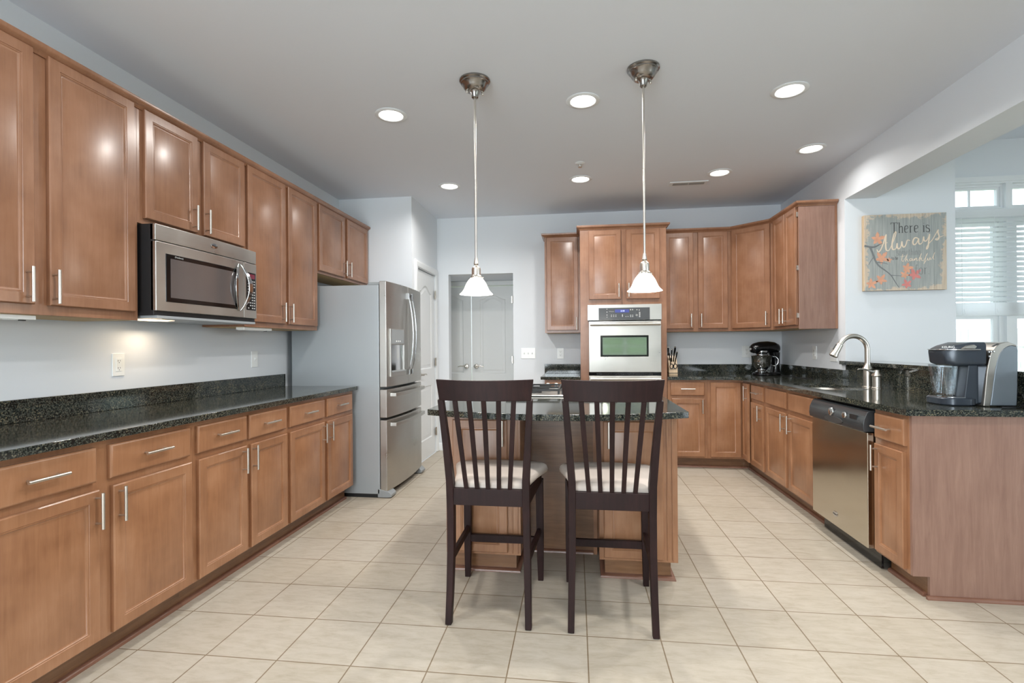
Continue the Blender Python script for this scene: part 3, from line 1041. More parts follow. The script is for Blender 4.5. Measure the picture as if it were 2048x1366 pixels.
for i, p in enumerate(mb.v): mb.v[i] = (0.83 + p[0], fy_(0.83) - 0.0005 + p[1], 1.66 + p[2])
mb.build('badge', M['chrome'], dr2)

# ================================================================== BACK WALL CABINETS (face -y)
FBU, FBB = 5.525, 5.22
cabinet('upper_cabinet', (-0.375, FBU), 0, 0.383, 0.30, 1.372, 2.43, M['wood'], 'narrow single-door upper cabinet left of the oven tower', 'upper cabinets on the back wall',
        [(0.022, 0.362, 1.400, 2.412, 0.345, 1.470)], under=True)
cabinet('upper_cabinet', (0.872, FBU), 0, 0.693, 0.30, 1.372, 2.43, M['wood'], 'two-door upper cabinet right of the oven tower', 'upper cabinets on the back wall',
        [(0.022, 0.314, 1.402, 2.412, 0.286, UZ), (0.362, 0.660, 1.402, 2.412, 0.388, UZ)], under=True)
# diagonal corner cabinet
body = MB()
poly = [(1.5652, FBU + 0.0), (1.87, 5.2202), (XR - 0.004, 5.2202), (XR - 0.004, YB - 0.004), (1.5652, YB - 0.004)]
cc = empty('corner_upper_cabinet', (0, 0, 0), 0, 'diagonal corner upper cabinet with one wide door', 'cabinet')
MB().prism(poly, 1.372, 2.43, 'z').build('body', M['wood'], cc)
import mathutils
dx, dy = 1.87 - 1.5652, 5.2202 - FBU
L_ = math.hypot(dx, dy)
ang = math.atan2(dy, dx)
mb = MB().relief(0.020, L_ - 0.020, 1.398, 2.416, DOOR, -0.020)
hnd = MB()
hx = L_ - 0.048
hnd.tube([(hx, -0.050, UZ - 0.0685), (hx, -0.050, UZ + 0.0685)], 0.006, 12)
for s in (-1, 1): hnd.tube([(hx, -0.0195, UZ + s * 0.048), (hx, -0.050, UZ + s * 0.048)], 0.0042, 8)
Tm = Matrix.Translation((1.5652, FBU, 0)) @ Matrix.Rotation(ang, 4, 'Z')
cd = mb.xf(Tm).build('door', M['wood'], cc)
hnd.xf(Tm).build('handle', M['nickel'], cd)
MB().prism([(1.60, FBU + 0.02), (1.88, 5.245), (XR - 0.02, 5.245), (XR - 0.02, YB - 0.02), (1.60, YB - 0.02)], 1.3705, 1.378, 'z').build('underside', M['inner'], cc)
# right wall two-door unit with veneer end panel (faces -x): local x = 5.22 - world y
ru = cabinet('upper_cabinet', (1.87, 5.219), -PI / 2, 0.585, 0.30, 1.372, 2.43, M['wood'], 'two-door upper cabinet on the right wall beside the corner one', None,
        [(0.060, 0.325, 1.398, 2.416, 0.285, UZ)], under=True)
# second door stands slightly ajar
dj = MB().relief(0, 0.245, 1.398, 2.416, DOOR, -0.020)
hh = MB()
hh.tube([(0.030, -0.050, UZ - 0.0685), (0.030, -0.050, UZ + 0.0685)], 0.006, 12)
for s in (-1, 1): hh.tube([(0.030, -0.0195, UZ + s * 0.048), (0.030, -0.050, UZ + s * 0.048)], 0.0042, 8)
Tj = Matrix.Translation((0.573, -0.004, 0)) @ Matrix.Rotation(R(-1.6), 4, 'Z') @ Matrix.Translation((-0.243, 0, 0))
dj = dj.xf(Tj).build('door', M['wood'], ru)
hh.xf(Tj).build('handle', M['nickel'], dj)
for z in (1.46, 1.87, 2.33): MB().box(0.574, 0.583, -0.014, -0.0005, z, z + 0.04).build('hinge', M['nickel'], ru)
MB().box(0.5855, 0.600, -0.002, 0.303, 1.362, 2.44).build('end_panel', M['woodend'], ru, bev=0.001)
MB().box(0.5845, 0.603, 0.285, 0.3035, 1.362, 2.44).build('scribe_strip', M['wood'], ru, bev=0.001)

# ---- oven tower
tc_ = empty('oven_cabinet', (0.008, FBB, 0), 0, 'tall cabinet tower holding the built-in double oven', 'cabinet')
TW = 0.856
MB().holed([(0, 0.10), (0, 2.43), (TW, 2.43), (TW, 0.10)], [[(0.085, 0.30), (0.085, 1.625), (0.790, 1.625), (0.790, 0.30)]], 0, 0.02, 'y').build('face_frame', M['wood'], tc_)
mb = MB().box(0, 0.018, 0.02, 0.606, 0.10, 2.43).box(TW - 0.018, TW, 0.02, 0.606, 0.10, 2.43).box(0.018, TW - 0.018, 0.02, 0.606, 2.41, 2.43).box(0.018, TW - 0.018, 0.59, 0.606, 0.10, 2.41).box(0.018, TW - 0.018, 0.02, 0.59, 1.66, 1.68)
mb.build('body', M['wood'], tc_)
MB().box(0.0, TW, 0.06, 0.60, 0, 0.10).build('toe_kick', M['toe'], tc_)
for u0, u1, h in ((0.088, 0.410, 0.386), (0.462, 0.788, 0.484)):
    f = front('door', tc_, u0, u1, 1.700, 2.400, DOOR, M['wood'])
    bar_pull(f, h, 1.788)
crown('crown_moulding', [((0.008, YB - 0.004), (-1, 0)), ((0.008, FBB), (-1, -1)), ((0.864, FBB), (1, -1)), ((0.864, YB - 0.004), (1, 0))], 'crown strip round the top of the oven tower')
crown('crown_moulding', [((-0.375, YB - 0.004), (-1, 0)), ((-0.375, FBU), (-1, -1)), ((0.0, FBU), (0, -1))], 'short crown strip on the narrow cabinet left of the oven tower')
k1 = math.tan(R(22.5))
crown('crown_moulding', [((0.872, FBU), (0, -1)), ((1.5652, FBU), (-k1 * 0.9, -1)), ((1.87, 5.22), (-1, -k1 * 0.9)), ((1.87, 4.620), (-1, -1)), ((XR - 0.004, 4.620), (0, -1))], 'crown strip bending round the corner above the right-hand cabinets')

# ---- double oven
ov = empty('wall_oven', (0.080, FBB - 0.012, 0), 0, 'stainless steel double wall oven built into the tower', 'oven')
OW = 0.735
MB().box(0.02, OW - 0.02, 0.014, 0.56, 0.31, 1.60).build('case', M['blackmat'], ov)
MB().box(0, OW, -0.002, 0.011, 1.487, 1.645).build('control_fascia', M['steel'], ov, bev=0.003)
cf = ov.children[-1]
MB().box(0.112, 0.618, -0.004, 0.0, 1.490, 1.612).build('control_panel', M['lcd'], ov)
cpn = ov.children[-1]
MB().box(0.275, 0.415, -0.0055, -0.0038, 1.563, 1.595).build('display', M['display'], cpn)
text('clock_digits', '2:18', 0.022, M['digits'], face_y(0.350, -0.0058, 1.579), cpn)
text('lettering', 'Whirlpool', 0.012, M['keys'], face_y(0.240, -0.0045, 1.575), cpn)
mb = MB()
for (u, v, w, h) in [(0.192, 1.595, .006, .008), (0.192, 1.565, .007, .010), (0.192, 1.535, .007, .010), (0.192, 1.515, .007, .006)] + \
    [(0.235 + i * 0.022, 1.522 + j * 0.013, .010, .006) for i in range(3) for j in range(2)] + [(0.345, 1.520, .008, .024)] + \
    [(0.380 + i * 0.02, 1.520, .008, .006) for i in range(2)] + [(0.425 + i * 0.02, 1.518 + j * 0.013, .010, .007) for i in range(2) for j in range(2)] + \
    [(0.425 + i * 0.02, 1.585, .009, .012) for i in range(2)] + [(0.488, 1.585, .009, .009), (0.512, 1.578, .006, .016)] + [(0.512, 1.515 + j * 0.014, .013, .009) for j in range(4)]:
    mb.box(u, u + w, -0.0047, -0.0038, v, v + h)
mb.lathe([(0.010, -0.0047), (0.010, -0.0038), (0.006, -0.0038), (0.006, -0.0047)], (0.490, 0, 1.535), 16, 'y')
mb.build('keys', M['keys'], cpn)
def oven_door(z0, z1, wz0, wz1, name='oven_door'):
    d = empty(name, (0, 0, 0)); d.parent = ov
    MB().holed([(0.012, z0), (0.012, z1), (OW - 0.012, z1), (OW - 0.012, z0)], [[(0.128, wz0), (0.128, wz1), (0.600, wz1), (0.600, wz0)]], -0.034, 0.008, 'y').build('door_skin', M['steel'], d, bev=0.003)
    MB().box(0.126, 0.602, -0.031, -0.026, wz0 - 0.002, wz1 + 0.002).build('window_surround', M['black'], d)
    MB().box(0.148, 0.582, -0.0325, -0.0305, wz0 + 0.018, wz1 - 0.018).build('window', M['glassdark'], d)
    mb = MB()
    mb.tube([(0.025, -0.075, z1 - 0.030), (OW - 0.025, -0.075, z1 - 0.030)], 0.0165, 16)
    for u in (0.045, OW - 0.045):
        mb.box(u - 0.012, u + 0.012, -0.075, -0.033, z1 - 0.042, z1 - 0.018)
    mb.build('handle', M['steel'], d)
    return d
oven_door(0.962, 1.474, 1.118, 1.330)
oven_door(0.345, 0.925, 0.520, 0.745)
MB().box(0.01, OW - 0.01, -0.004, 0.010, 1.474, 1.487).build('shadow_gap', M['black'], ov)
mb = MB().box(0.01, OW - 0.01, -0.006, 0.010, 0.925, 0.962)
vt = mb.build('vent_strip', M['black'], ov)
mb = MB()
for k in range(40): mb.box(0.09 + k * 0.014, 0.098 + k * 0.014, -0.0075, -0.0055, 0.936, 0.950)
mb.build('vent_slots', M['slot'], vt)
MB().box(0, OW, -0.006, 0.011, 0.305, 0.342).build('lower_trim', M['steel'], ov)

# ---- back wall base cabinets
cabinet('base_cabinet', (-0.362, FBB), 0, 0.365, 0.606, 0.105, CB, M['woodbase'], 'narrow base cabinet left of the oven tower behind the island', 'base cabinets on the back wall',
        [(0.025, 0.345, DB, DT, 0.31, HZ)], [(0.025, 0.345, RB, RT, 0.185, 0.797)], toe=0.105)
cabinet('base_cabinet', (0.868, FBB), 0, 0.380, 0.606, 0.105, CB, M['woodbase'], 'base cabinet with one drawer and one door right of the oven tower', 'base cabinets on the back wall',
        [(0.040, 0.352, DB, DT, 0.328, HZ)], [(0.028, 0.352, RB, RT, 0.190, 0.795)], toe=0.105)
# corner base with folding doors
kb = empty('corner_base_cabinet', (0, 0, 0), 0, 'inside-corner base cabinet with two tall doors meeting at right angles', 'cabinet')
FR = 1.590
poly = [(1.2485, FBB), (FR, FBB), (FR, 4.985), (XR - 0.004, 4.985), (XR - 0.004, YB - 0.004), (1.2485, YB - 0.004)]
MB().prism(poly, 0.105, CB, 'z').build('body', M['woodbase'], kb)
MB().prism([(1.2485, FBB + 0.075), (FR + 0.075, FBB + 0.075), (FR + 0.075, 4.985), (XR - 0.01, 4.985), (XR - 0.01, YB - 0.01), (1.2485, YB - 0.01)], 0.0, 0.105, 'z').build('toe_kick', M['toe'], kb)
pr = [(0.0, 0.0), (-0.019, 0.0), (-0.0185, 0.008), (-0.014, 0.015), (-0.007, 0.0185), (0.0, 0.019)]
mb = MB()
yq, xq = FBB + 0.075, FR + 0.075
mb.loft([[(x + nx * -d, y_ + ny * -d, z) for d, z in pr] for (x, y_), (nx, ny) in (((1.2485, yq), (0, -1)), ((xq, yq), (-1, -1)), ((xq, 4.985), (-1, 0)))])
mb.build('shoe_moulding', M['shoe'], kb)
MB().relief(1.276, 1.562, DB, RT, DOOR, FBB - 0.020).build('door', M['woodbase'], kb)
d2 = MB().relief(0.018, 0.228, DB, RT, DOOR, -0.020)
hh = MB()
hh.tube([(0.195, -0.050, 0.700), (0.195, -0.050, 0.837)], 0.006, 12)
for v in (0.72, 0.816): hh.tube([(0.195, -0.0195, v), (0.195, -0.050, v)], 0.0042, 8)
Tk = Matrix.Translation((FR, FBB, 0)) @ Matrix.Rotation(-PI / 2 - R(3), 4, 'Z')
d2 = d2.xf(Tk).build('door', M['woodbase'], kb)
hh.xf(Tk).build('handle', M['nickel'], d2)

# ================================================================== RIGHT RUN (faces -x): local x = Y0 - world y
def right_unit(name, y0, y1, label, doors, drawers, mat=None, **k):
    return cabinet(name, (FR, y0), -PI / 2, y0 - y1, 0.58, 0.105, CB, mat or M['woodbase'], label, 'base cabinets under the sink counter',
                   [(y0 - a, y0 - b, DB, DT, y0 - h, HZ) for a, b, h in doors],
                   [(y0 - a, y0 - b, RB, RT) + ((y0 - h, 0.792) if h else ()) for a, b, h in drawers], toe=0.105, **k)
right_unit('base_cabinet', 4.984, 4.600, 'narrow drawer and door base cabinet between the corner and the sink', [(4.950, 4.635, 4.690)], [(4.945, 4.632, 4.785)])
def shell_body(W, D, z0, z1):
    m = MB()
    m.box(0, W, 0, 0.02, z0, z1).box(0, 0.018, 0.02, D, z0, z1).box(W - 0.018, W, 0.02, D, z0, z1).box(0.018, W - 0.018, D - 0.012, D, z0, z1).box(0.018, W - 0.018, 0.02, D - 0.012, z0, z0 + 0.018)
    return m
right_unit('sink_cabinet', 4.599, 3.665, 'two-door base cabinet below the sink with plain false fronts', [(4.570, 4.150, 4.172), (4.098, 3.690, 4.048)], [(4.570, 4.148, None), (4.100, 3.690, None)], body=shell_body(0.934, 0.58, 0.105, CB))
# shallow tray gap of the open door is left dark by the real gap
eu = right_unit('base_cabinet', 2.985, 2.700, 'slim drawer and door cabinet at the near end beside the dishwasher', [(2.965, 2.722, 2.938)], [(2.962, 2.715, 2.868)])
# end panel with toe notch
ep = MB().prism([(FR + 0.075, 0.0), (FR + 0.075, 0.105), (FR, 0.105), (FR, CB), (XR + 0.02, CB), (XR + 0.02, 0.0)], 2.680, 2.699, 'y')
o = ep.build('end_panel', M['woodend'], None, bev=0.001)
tag(o, 'wide brown veneer panel closing the near end of the sink counter', 'end panel')
mb = MB().loft([[(x, 2.6795 - dd, z) for dd, z in ((0, 0), (0.016, 0.0), (0.0155, 0.007), (0.012, 0.013), (0.006, 0.016), (0, 0.0165))] for x in (FR + 0.056, XR + 0.02)])
tag(mb.build('shoe_moulding', M['shoe'], None), 'thin reddish moulding along the foot of the counter end panel', 'moulding')

# ---- dishwasher
dw = empty('dishwasher', (FR, 3.655, 0), -PI / 2, 'stainless steel dishwasher with black control panel below the counter', 'dishwasher')
WW = 0.660
MB().box(0.01, WW - 0.01, 0.02, 0.56, 0.10, 0.872).build('tub', M['blackmat'], dw)
MB().box(0.0, WW, -0.036, 0.019, 0.112, 0.745).build('door', M['steeld'], dw, bev=0.004)
dd = dw.children[-1]
# curved black console
rings = []
for u in (0.0, WW):
    rings.append([(u, 0.018, 0.749), (u, -0.052, 0.749), (u, -0.056, 0.775), (u, -0.052, 0.815), (u, -0.036, 0.852), (u, -0.020, 0.866), (u, 0.018, 0.868)])
cn = MB().loft(rings).build('console', M['console'], dw, bev=0.003)
mb = MB()
a = [(WW / 2 + 0.11 * math.cos(t * PI / 10), 0.772 + 0.020 * math.sin(t * PI / 10)) for t in range(20)]
mb.prism(a, -0.0585, -0.052, 'y')
mb.build('door_pull', M['slot'], cn)
mb = MB()
random.seed(9)
for k in range(16):
    u = 0.13 + k * 0.018
    z = 0.812 + random.uniform(-0.004, 0.010)
    yy = -0.0545 + (z - 0.775) * 0.22
    mb.box(u, u + 0.010, yy - 0.002, yy + 0.004, z, z + random.choice((0.005, 0.009)))
mb.lathe([(0.026, -0.052), (0.024, -0.060), (0.016, -0.064), (0.0, -0.064)], (0.30, 0, 0.815), 24, 'y')
mb.lathe([(0.020, -0.052), (0.018, -0.058), (0.010, -0.060), (0.0, -0.060)], (0.455, 0, 0.815), 20, 'y')
mb.build('controls', M['chrome'], cn)
MB().box(0.515, 0.590, -0.0545, -0.045, 0.805, 0.830).build('latch_plate', M['blackmat'], cn)
mb = MB().lathe([(0.0, -0.004), (0.026, -0.003), (0.029, 0.0)], (0, 0, 0), 24, 'y')
for i, p in enumerate(mb.v): mb.v[i] = (0.305 + p[0] * 1.05, -0.0358 + p[1], 0.185 + p[2] * 0.6)
bd = mb.build('badge', M['chrome'], dd)
text('lettering', 'Whirlpool', 0.011, M['slot'], face_y(0.305, -0.0403, 0.185), bd, shear=0.2)
MB().box(0.005, WW - 0.005, 0.035, 0.045, 0.005, 0.108).build('kick_plate', M['black'], dw)
# rails in the cabinet gap
# ================================================================== RIGHT L-SHAPED WORKTOP
cr = empty('countertop', (0, 0, 0), 0, 'dark granite worktop turning the corner and holding the sink', 'countertop')
def rrect(x0, x1, y0, y1, r, n=6, rl=None):
    pts = []
    for cx_, cy_, a0 in ((x1 - r, y1 - r, 0), (x0 + r, y1 - r, 90), (x0 + r, y0 + r, 180), (x1 - r, y0 + r, 270)):
        for k in range(n + 1):
            a = R(a0 + 90 * k / n)
            pts.append((cx_ + r * math.cos(a), cy_ + r * math.sin(a)))
    return pts
SX0, SX1, SY0, SY1 = 1.665, 1.985, 3.72, 4.34
sink_hole = rrect(SX0, SX1, SY0, SY1, 0.11)
outer = [(1.552, 2.656), (XR - 0.001, 2.656), (XR - 0.001, YB - 0.003), (0.866, YB - 0.003), (0.866, 5.180), (1.490, 5.180), (1.552, 5.118)]
MB().holed(outer, [sink_hole], CB + 0.0005, CT).build('slab', M['granite'], cr)
mb = MB()
mb.box(0.868, XR - 0.001, YB - 0.024, YB - 0.003, CT + 0.0003, 1.016)
mb.box(XR - 0.023, XR - 0.001, 4.500, YB - 0.0245, CT + 0.0003, 1.016)
mb.build('backsplash', M['granite'], cr)
MB().box(XR - 0.0005, XR + 0.0195, 2.656, 4.4995, CT + 0.0003, 1.0595).box(XR - 0.0008, XR - 0.0005, 2.656, 4.4995, CB + 0.0005, 1.05).build('half_wall_facing', M['granite'], cr)
MB().holed([(1.71, CT)] * 0 or [(2.152, 2.60), (2.47, 2.60), (2.47, 4.499), (2.173, 4.499), (2.173, 4.56), (2.152, 4.56)], [], 1.0605, 1.090).build('bar_ledge', M['granite'], None, bev=0.003)
tag(C.objects['bar_ledge'], 'raised granite bar ledge on the half wall behind the faucet', 'ledge')
lb = empty('countertop', (0, 0, 0), 0, 'short granite worktop piece left of the oven tower', 'countertop')
MB().box(-0.402, 0.004, 5.180, YB - 0.003, CB + 0.0005, CT).build('slab', M['granite'], lb, bev=0.003)
MB().box(-0.402, 0.004, YB - 0.024, YB - 0.003, CT + 0.0003, 1.022).build('backsplash', M['granite'], lb, bev=0.002)

# ---- sink
sk = empty('kitchen_sink', (0, 0, 0), 0, 'undermount stainless steel sink bowl in the granite', 'sink')
rings = [[(x, y, z) for x, y in rrect(SX0 + i, SX1 - i, SY0 + i, SY1 - i, max(0.11 - i * 0.3, 0.03))] for i, z in ((-0.012, 0.8835), (-0.002, 0.8835), (0.004, 0.86), (0.012, 0.74), (0.03, 0.712), (0.06, 0.706))]
mb = MB().loft(rings, cap=False)
mb._add(rings[-1], [tuple(range(len(rings[-1])))])
mb.build('bowl', M['steel'], sk)
MB().lathe([(0.0, 0.709), (0.028, 0.709), (0.040, 0.7075), (0.042, 0.706)], ((SX0 + SX1) / 2, (SY0 + SY1) / 2, 0), 20).build('drain', M['chrome'], sk)

# ---- faucet
fa = empty('faucet', (2.070, 3.980, CT), 0, 'satin nickel gooseneck faucet with pull-down spray head', 'faucet')
MB().lathe([(0.034, 0.0), (0.034, 0.006), (0.0275, 0.010), (0.0265, 0.125), (0.034, 0.132), (0.030, 0.142), (0.020, 0.160), (0.018, 0.175)], n=24).build('base', M['nickel'], fa)
pts = [(0, 0, 0.15), (0, 0, 0.27)]
for k in range(1, 15):
    a = R(k * 150 / 14)
    pts.append((-0.095 + 0.095 * math.cos(a), 0, 0.275 + 0.098 * math.sin(a)))
mb = MB().tube(pts, 0.0172, 16)
mb.build('spout', M['nickel'], fa)
e = Vector(pts[-1]); dn = Vector((-0.48, 0, -0.88)).normalized()
mb = MB()
hp = [e + dn * t for t in (0.0, 0.008, 0.012, 0.075, 0.085, 0.108, 0.112)]
mb.tube(hp, [0.0172, 0.0172, 0.0215, 0.0235, 0.025, 0.0300, 0.025], 16)
sh = mb.build('spray_head', M['nickel'], fa)
q = e + dn * 0.045
MB().tube([q + Vector((-0.019, 0, 0.011)) + dn * -0.02, q + Vector((-0.021, 0, 0.011)) + dn * 0.02], 0.006, 8).build('button', M['slot'], sh)
MB().lathe([(0.033, 0.0), (0.033, 0.005), (0.0275, 0.009), (0.027, 0.082), (0.033, 0.090), (0.030, 0.098), (0.021, 0.112), (0.019, 0.128), (0.0, 0.131)], (0.012, -0.095, 0), 24).build('valve_body', M['nickel'], fa)
MB().bar([(0.005, -0.095, 0.115), (-0.03, -0.096, 0.122), (-0.07, -0.098, 0.136), (-0.105, -0.100, 0.137), (-0.118, -0.101, 0.132)], [0.022, 0.018, 0.018, 0.020, 0.012], [0.018, 0.012, 0.010, 0.009, 0.006], side=(0, 1, 0)).build('lever', M['nickel'], fa, bev=0.002)

# ================================================================== ISLAND
IY, IB = 2.700, 3.76
def island_cab(x0, x1, label, d, hx):
    W = x1 - x0
    c = cabinet('island_cabinet', (x0, IY), 0, W, IB - IY, 0.105, CB, M['woodbase'], label, 'pedestal cabinets of the island',
                [(d[0] - x0, d[1] - x0, 0.122, 0.836, hx - x0, 0.768)])
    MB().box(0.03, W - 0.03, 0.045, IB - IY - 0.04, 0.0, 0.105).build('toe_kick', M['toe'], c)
    pr = [(0.0, 0.0), (-0.024, 0.0), (-0.0235, 0.007), (-0.018, 0.014), (-0.008, 0.018), (0.0, 0.019)]
    mb = MB()
    a, b, y0, y1 = 0.03, W - 0.03, 0.045, IB - IY - 0.04
    mb.loft([[(x + nx * -q, y + ny * -q, z) for q, z in pr] for (x, y), (nx, ny) in (((a, y1), (-1, 0)), ((a, y0), (-1, -1)), ((b, y0), (1, -1)), ((b, y1), (1, 0)))])
    mb.build('shoe_moulding', M['shoe'], c)
    return c
ci = island_cab(-0.732, -0.322, 'left pedestal cabinet of the island behind the left stool', (-0.691, -0.392), -0.413)
MB().box(0.362, 0.369, -0.004, 0.0, 0.115, 0.878).box(0.391, 0.398, -0.004, 0.0, 0.115, 0.878).build('bead_moulding', M['woodbase'], ci, bev=0.0015)
ci = island_cab(0.095, 0.496, 'right pedestal cabinet of the island behind the right stool', (0.118, 0.422), 0.144)
MB().box(0.346, 0.353, -0.004, 0.0, 0.115, 0.878).box(0.372, 0.379, -0.004, 0.0, 0.115, 0.878).build('bead_moulding', M['woodbase'], ci, bev=0.0015)
ip = empty('island_back_panel', (0, 0, 0), 0, 'recessed brown wood panel between the two island pedestals', 'panel')
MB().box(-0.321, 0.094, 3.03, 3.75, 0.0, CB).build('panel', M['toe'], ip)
MB().box(-0.321, -0.300, 3.018, 3.03, 0.0, CB).box(0.073, 0.094, 3.018, 3.03, 0.0, CB).build('side_strip', M['woodbase'], ip)
mb = MB().loft([[(x, 3.03 - q, z) for q, z in ((0, 0), (0.018, 0.0), (0.0175, 0.007), (0.013, 0.014), (0.006, 0.018), (0, 0.019))] for x in (-0.298, 0.071)])
mb.build('shoe_moulding', M['shoe'], ip)
# granite top with a bowed front edge
top = []
x0, x1 = -0.772, 0.512
NB = 24
for k in range(NB + 1):
    t = k / NB
    x = x0 + (x1 - x0) * t
    y = 2.492 - 0.150 * (1 - (2 * t - 1) ** 2)
    top.append((x, y))
top += [(x1, 3.80), (x0, 3.80)]
it = MB().prism(top, CB + 0.0005, CT).build('island_countertop', M['granite'], None, bev=0.003)
tag(it, 'dark granite island top with a bowed front edge', 'countertop')

# ---- cooktop
ck = empty('cooktop', (-0.115, 3.42, CT), 0, 'stainless steel gas cooktop with black grates on the island', 'cooktop')
MB().box(-0.38, 0.38, -0.265, 0.265, 0.0003, 0.012).build('tray', M['steel'], ck, bev=0.006)
def grate(cx_):
    mb = MB()
    for s in (-1, 1):
        mb.bar([(cx_ - 0.165, s * 0.215, 0.038), (cx_ + 0.165, s * 0.215, 0.038)], 0.010, 0.012, side=(0, 1, 0))
        mb.bar([(cx_ + s * 0.165, -0.215, 0.038), (cx_ + s * 0.165, 0.215, 0.038)], 0.010, 0.012, side=(1, 0, 0))
        for q in (-1, 1):
            mb.box(cx_ + s * 0.165 - 0.006, cx_ + s * 0.165 + 0.006, q * 0.215 - 0.006, q * 0.215 + 0.006, 0.012, 0.044)
    mb.box(cx_ - 0.165, cx_ + 0.165, -0.005, 0.005, 0.032, 0.044)
    for yb in (-0.108, 0.108):
        for a in range(4):
            an = PI / 4 + a * PI / 2
            mb.bar([(cx_ + 0.035 * math.cos(an), yb + 0.035 * math.sin(an), 0.042), (cx_ + 0.13 * math.cos(an) * 1.1, yb + 0.095 * math.sin(an) * 1.1, 0.040)], 0.009, 0.012, side=(-math.sin(an), math.cos(an), 0))
    return mb
for cx_ in (-0.185, 0.170):
    grate(cx_).build('grate', M['iron'], ck)
    for yb in (-0.108, 0.108):
        b = MB().lathe([(0.052, 0.012), (0.050, 0.020), (0.036, 0.022), (0.034, 0.030), (0.0, 0.032)], (cx_, yb, 0), 24).build('burner', M['blackmat'], ck)
# knobs: across the back right, seen end-on above the grates
for kx, ky in ((-0.115, 0.232), (-0.055, 0.232), (0.005, 0.232), (0.065, 0.232)):
    MB().lathe([(0.020, 0.012), (0.019, 0.018), (0.013, 0.022), (0.011, 0.048), (0.0, 0.050)], (kx, ky, 0), 18).build('knob', M['plastic'], ck)

# ================================================================== BAR STOOLS
st = empty('bar_stool', (-0.408, 2.19, 0), 0)
LEG_REAR = [(0.0, 0.0), (0.020, 0.15), (0.030, 0.33), (0.026, 0.50), (0.012, 0.64), (-0.012, 0.82), (-0.045, 1.005)]
for s in (-1, 1):
    pts = []
    for y, z in LEG_REAR:
        hx_ = 0.178 if z < 0.01 else (0.170 if z < 0.7 else 0.170 + (z - 0.64) / 0.37 * 0.025)
        if 0.01 < z < 0.4: hx_ = 0.178 - 0.008 * z / 0.4
        pts.append((s * hx_, y, z))
    MB().bar(pts, [0.028, 0.029, 0.031, 0.032, 0.032, 0.029, 0.026], [0.034, 0.040, 0.045, 0.046, 0.044, 0.036, 0.028], side=(1, 0, 0)).build('leg', M['espresso'], st, bev=0.003)
    fl_ = [(s * 0.196, 0.468, 0.0), (s * 0.194, 0.466, 0.20), (s * 0.192, 0.463, 0.535)]
    MB().bar(fl_, [0.028, 0.036, 0.040], [0.026, 0.034, 0.038], side=(1, 0, 0)).build('leg', M['espresso'], st, bev=0.002)
# aprons
MB().box(-0.158, 0.158, 0.004, 0.028, 0.528, 0.602).build('rear_apron', M['espresso'], st, bev=0.002)
MB().box(-0.175, 0.175, 0.452, 0.474, 0.520, 0.585).build('front_apron', M['espresso'], st, bev=0.002)
for s in (-1, 1):
    MB().hexa([(s * 0.158, 0.03, 0.520), (s * 0.178, 0.03, 0.520), (s * 0.205, 0.458, 0.520), (s * 0.185, 0.458, 0.520),
               (s * 0.158, 0.03, 0.585), (s * 0.178, 0.03, 0.585), (s * 0.205, 0.458, 0.585), (s * 0.185, 0.458, 0.585)]).build('side_apron', M['espresso'], st, bev=0.002)
    MB().bar([(s * 0.172, 0.045, 0.282), (s * 0.190, 0.458, 0.262)], 0.018, 0.034, side=(1, 0, 0)).build('side_stretcher', M['espresso'], st, bev=0.002)
MB().box(-0.182, 0.182, 0.454, 0.476, 0.190, 0.228).build('front_stretcher', M['espresso'], st, bev=0.002)
# top rail: bowed back, ends raked outwards
rings = []
NR = 16
for k in range(NR + 1):
    t = 2 * k / NR - 1
    yb = -0.048 - 0.030 * (1 - t * t)
    xb, xt = t * 0.200, t * 0.212
    rings.append([(xb, yb - 0.010, 1.000), (xb, yb + 0.012, 1.000), (xt, yb + 0.002, 1.092 - 0.004 * (1 - t * t)), (xt, yb - 0.018, 1.092 - 0.004 * (1 - t * t))])
MB().loft(rings).build('top_rail', M['espresso'], st, bev=0.003)
for k in range(5):
    t = (k - 2) / 2
    xt, xb = t * 0.128, t * 0.098
    yt = -0.046 - 0.030 * (1 - (xt / 0.2) ** 2)
    pts = [(xb, 0.014, 0.600), (xb + (xt - xb) * 0.35, -0.012, 0.74), (xb + (xt - xb) * 0.7, -0.042, 0.88), (xt, yt, 1.002)]
    MB().bar(pts, [0.019, 0.020, 0.021, 0.021], 0.011, side=(1, 0, 0)).build('slat', M['espresso'], st, bev=0.002)
# cushion
def seat_ring(d, z):
    pts = []
    hw0, hw1, y0, y1 = 0.152 - d, 0.238 - d, 0.030 + d, 0.480 - d
    n = 8
    pts.append((-hw0, y0)); pts.append((hw0, y0))
    pts.append((hw0 + 0.012, y0 + 0.03)); pts.append((hw0 + (hw1 - hw0) * 0.55, y0 + (y1 - y0) * 0.5))
    pts.append((hw1, y1 - 0.085))
    pts.append((hw1 - 0.004, y1 - 0.06)); pts.append((hw1 - 0.03, y1 - 0.03))
    for k in range(1, 8):
        t = k / 8
        pts.append(((hw1 - 0.03) * (1 - 2 * t), y1 - 0.03 + 0.03 * math.sin(PI * t)))
    pts.append((-hw1 + 0.03, y1 - 0.03)); pts.append((-hw1 + 0.004, y1 - 0.06)); pts.append((-hw1, y1 - 0.085))
    pts.append((-hw0 - (hw1 - hw0) * 0.55, y0 + (y1 - y0) * 0.5)); pts.append((-hw0 - 0.012, y0 + 0.03))
    return [(x, y, z) for x, y in pts]
rings = [seat_ring(0.010, 0.5855), seat_ring(0.0, 0.592), seat_ring(-0.003, 0.605), seat_ring(0.001, 0.619), seat_ring(0.012, 0.629), seat_ring(0.045, 0.637), seat_ring(0.09, 0.641)]
MB().loft(rings).build('seat', M['fabric'], st, angle=70)
st2 = copy_tree(st)
st2.location = (0.132, 2.19, 0)
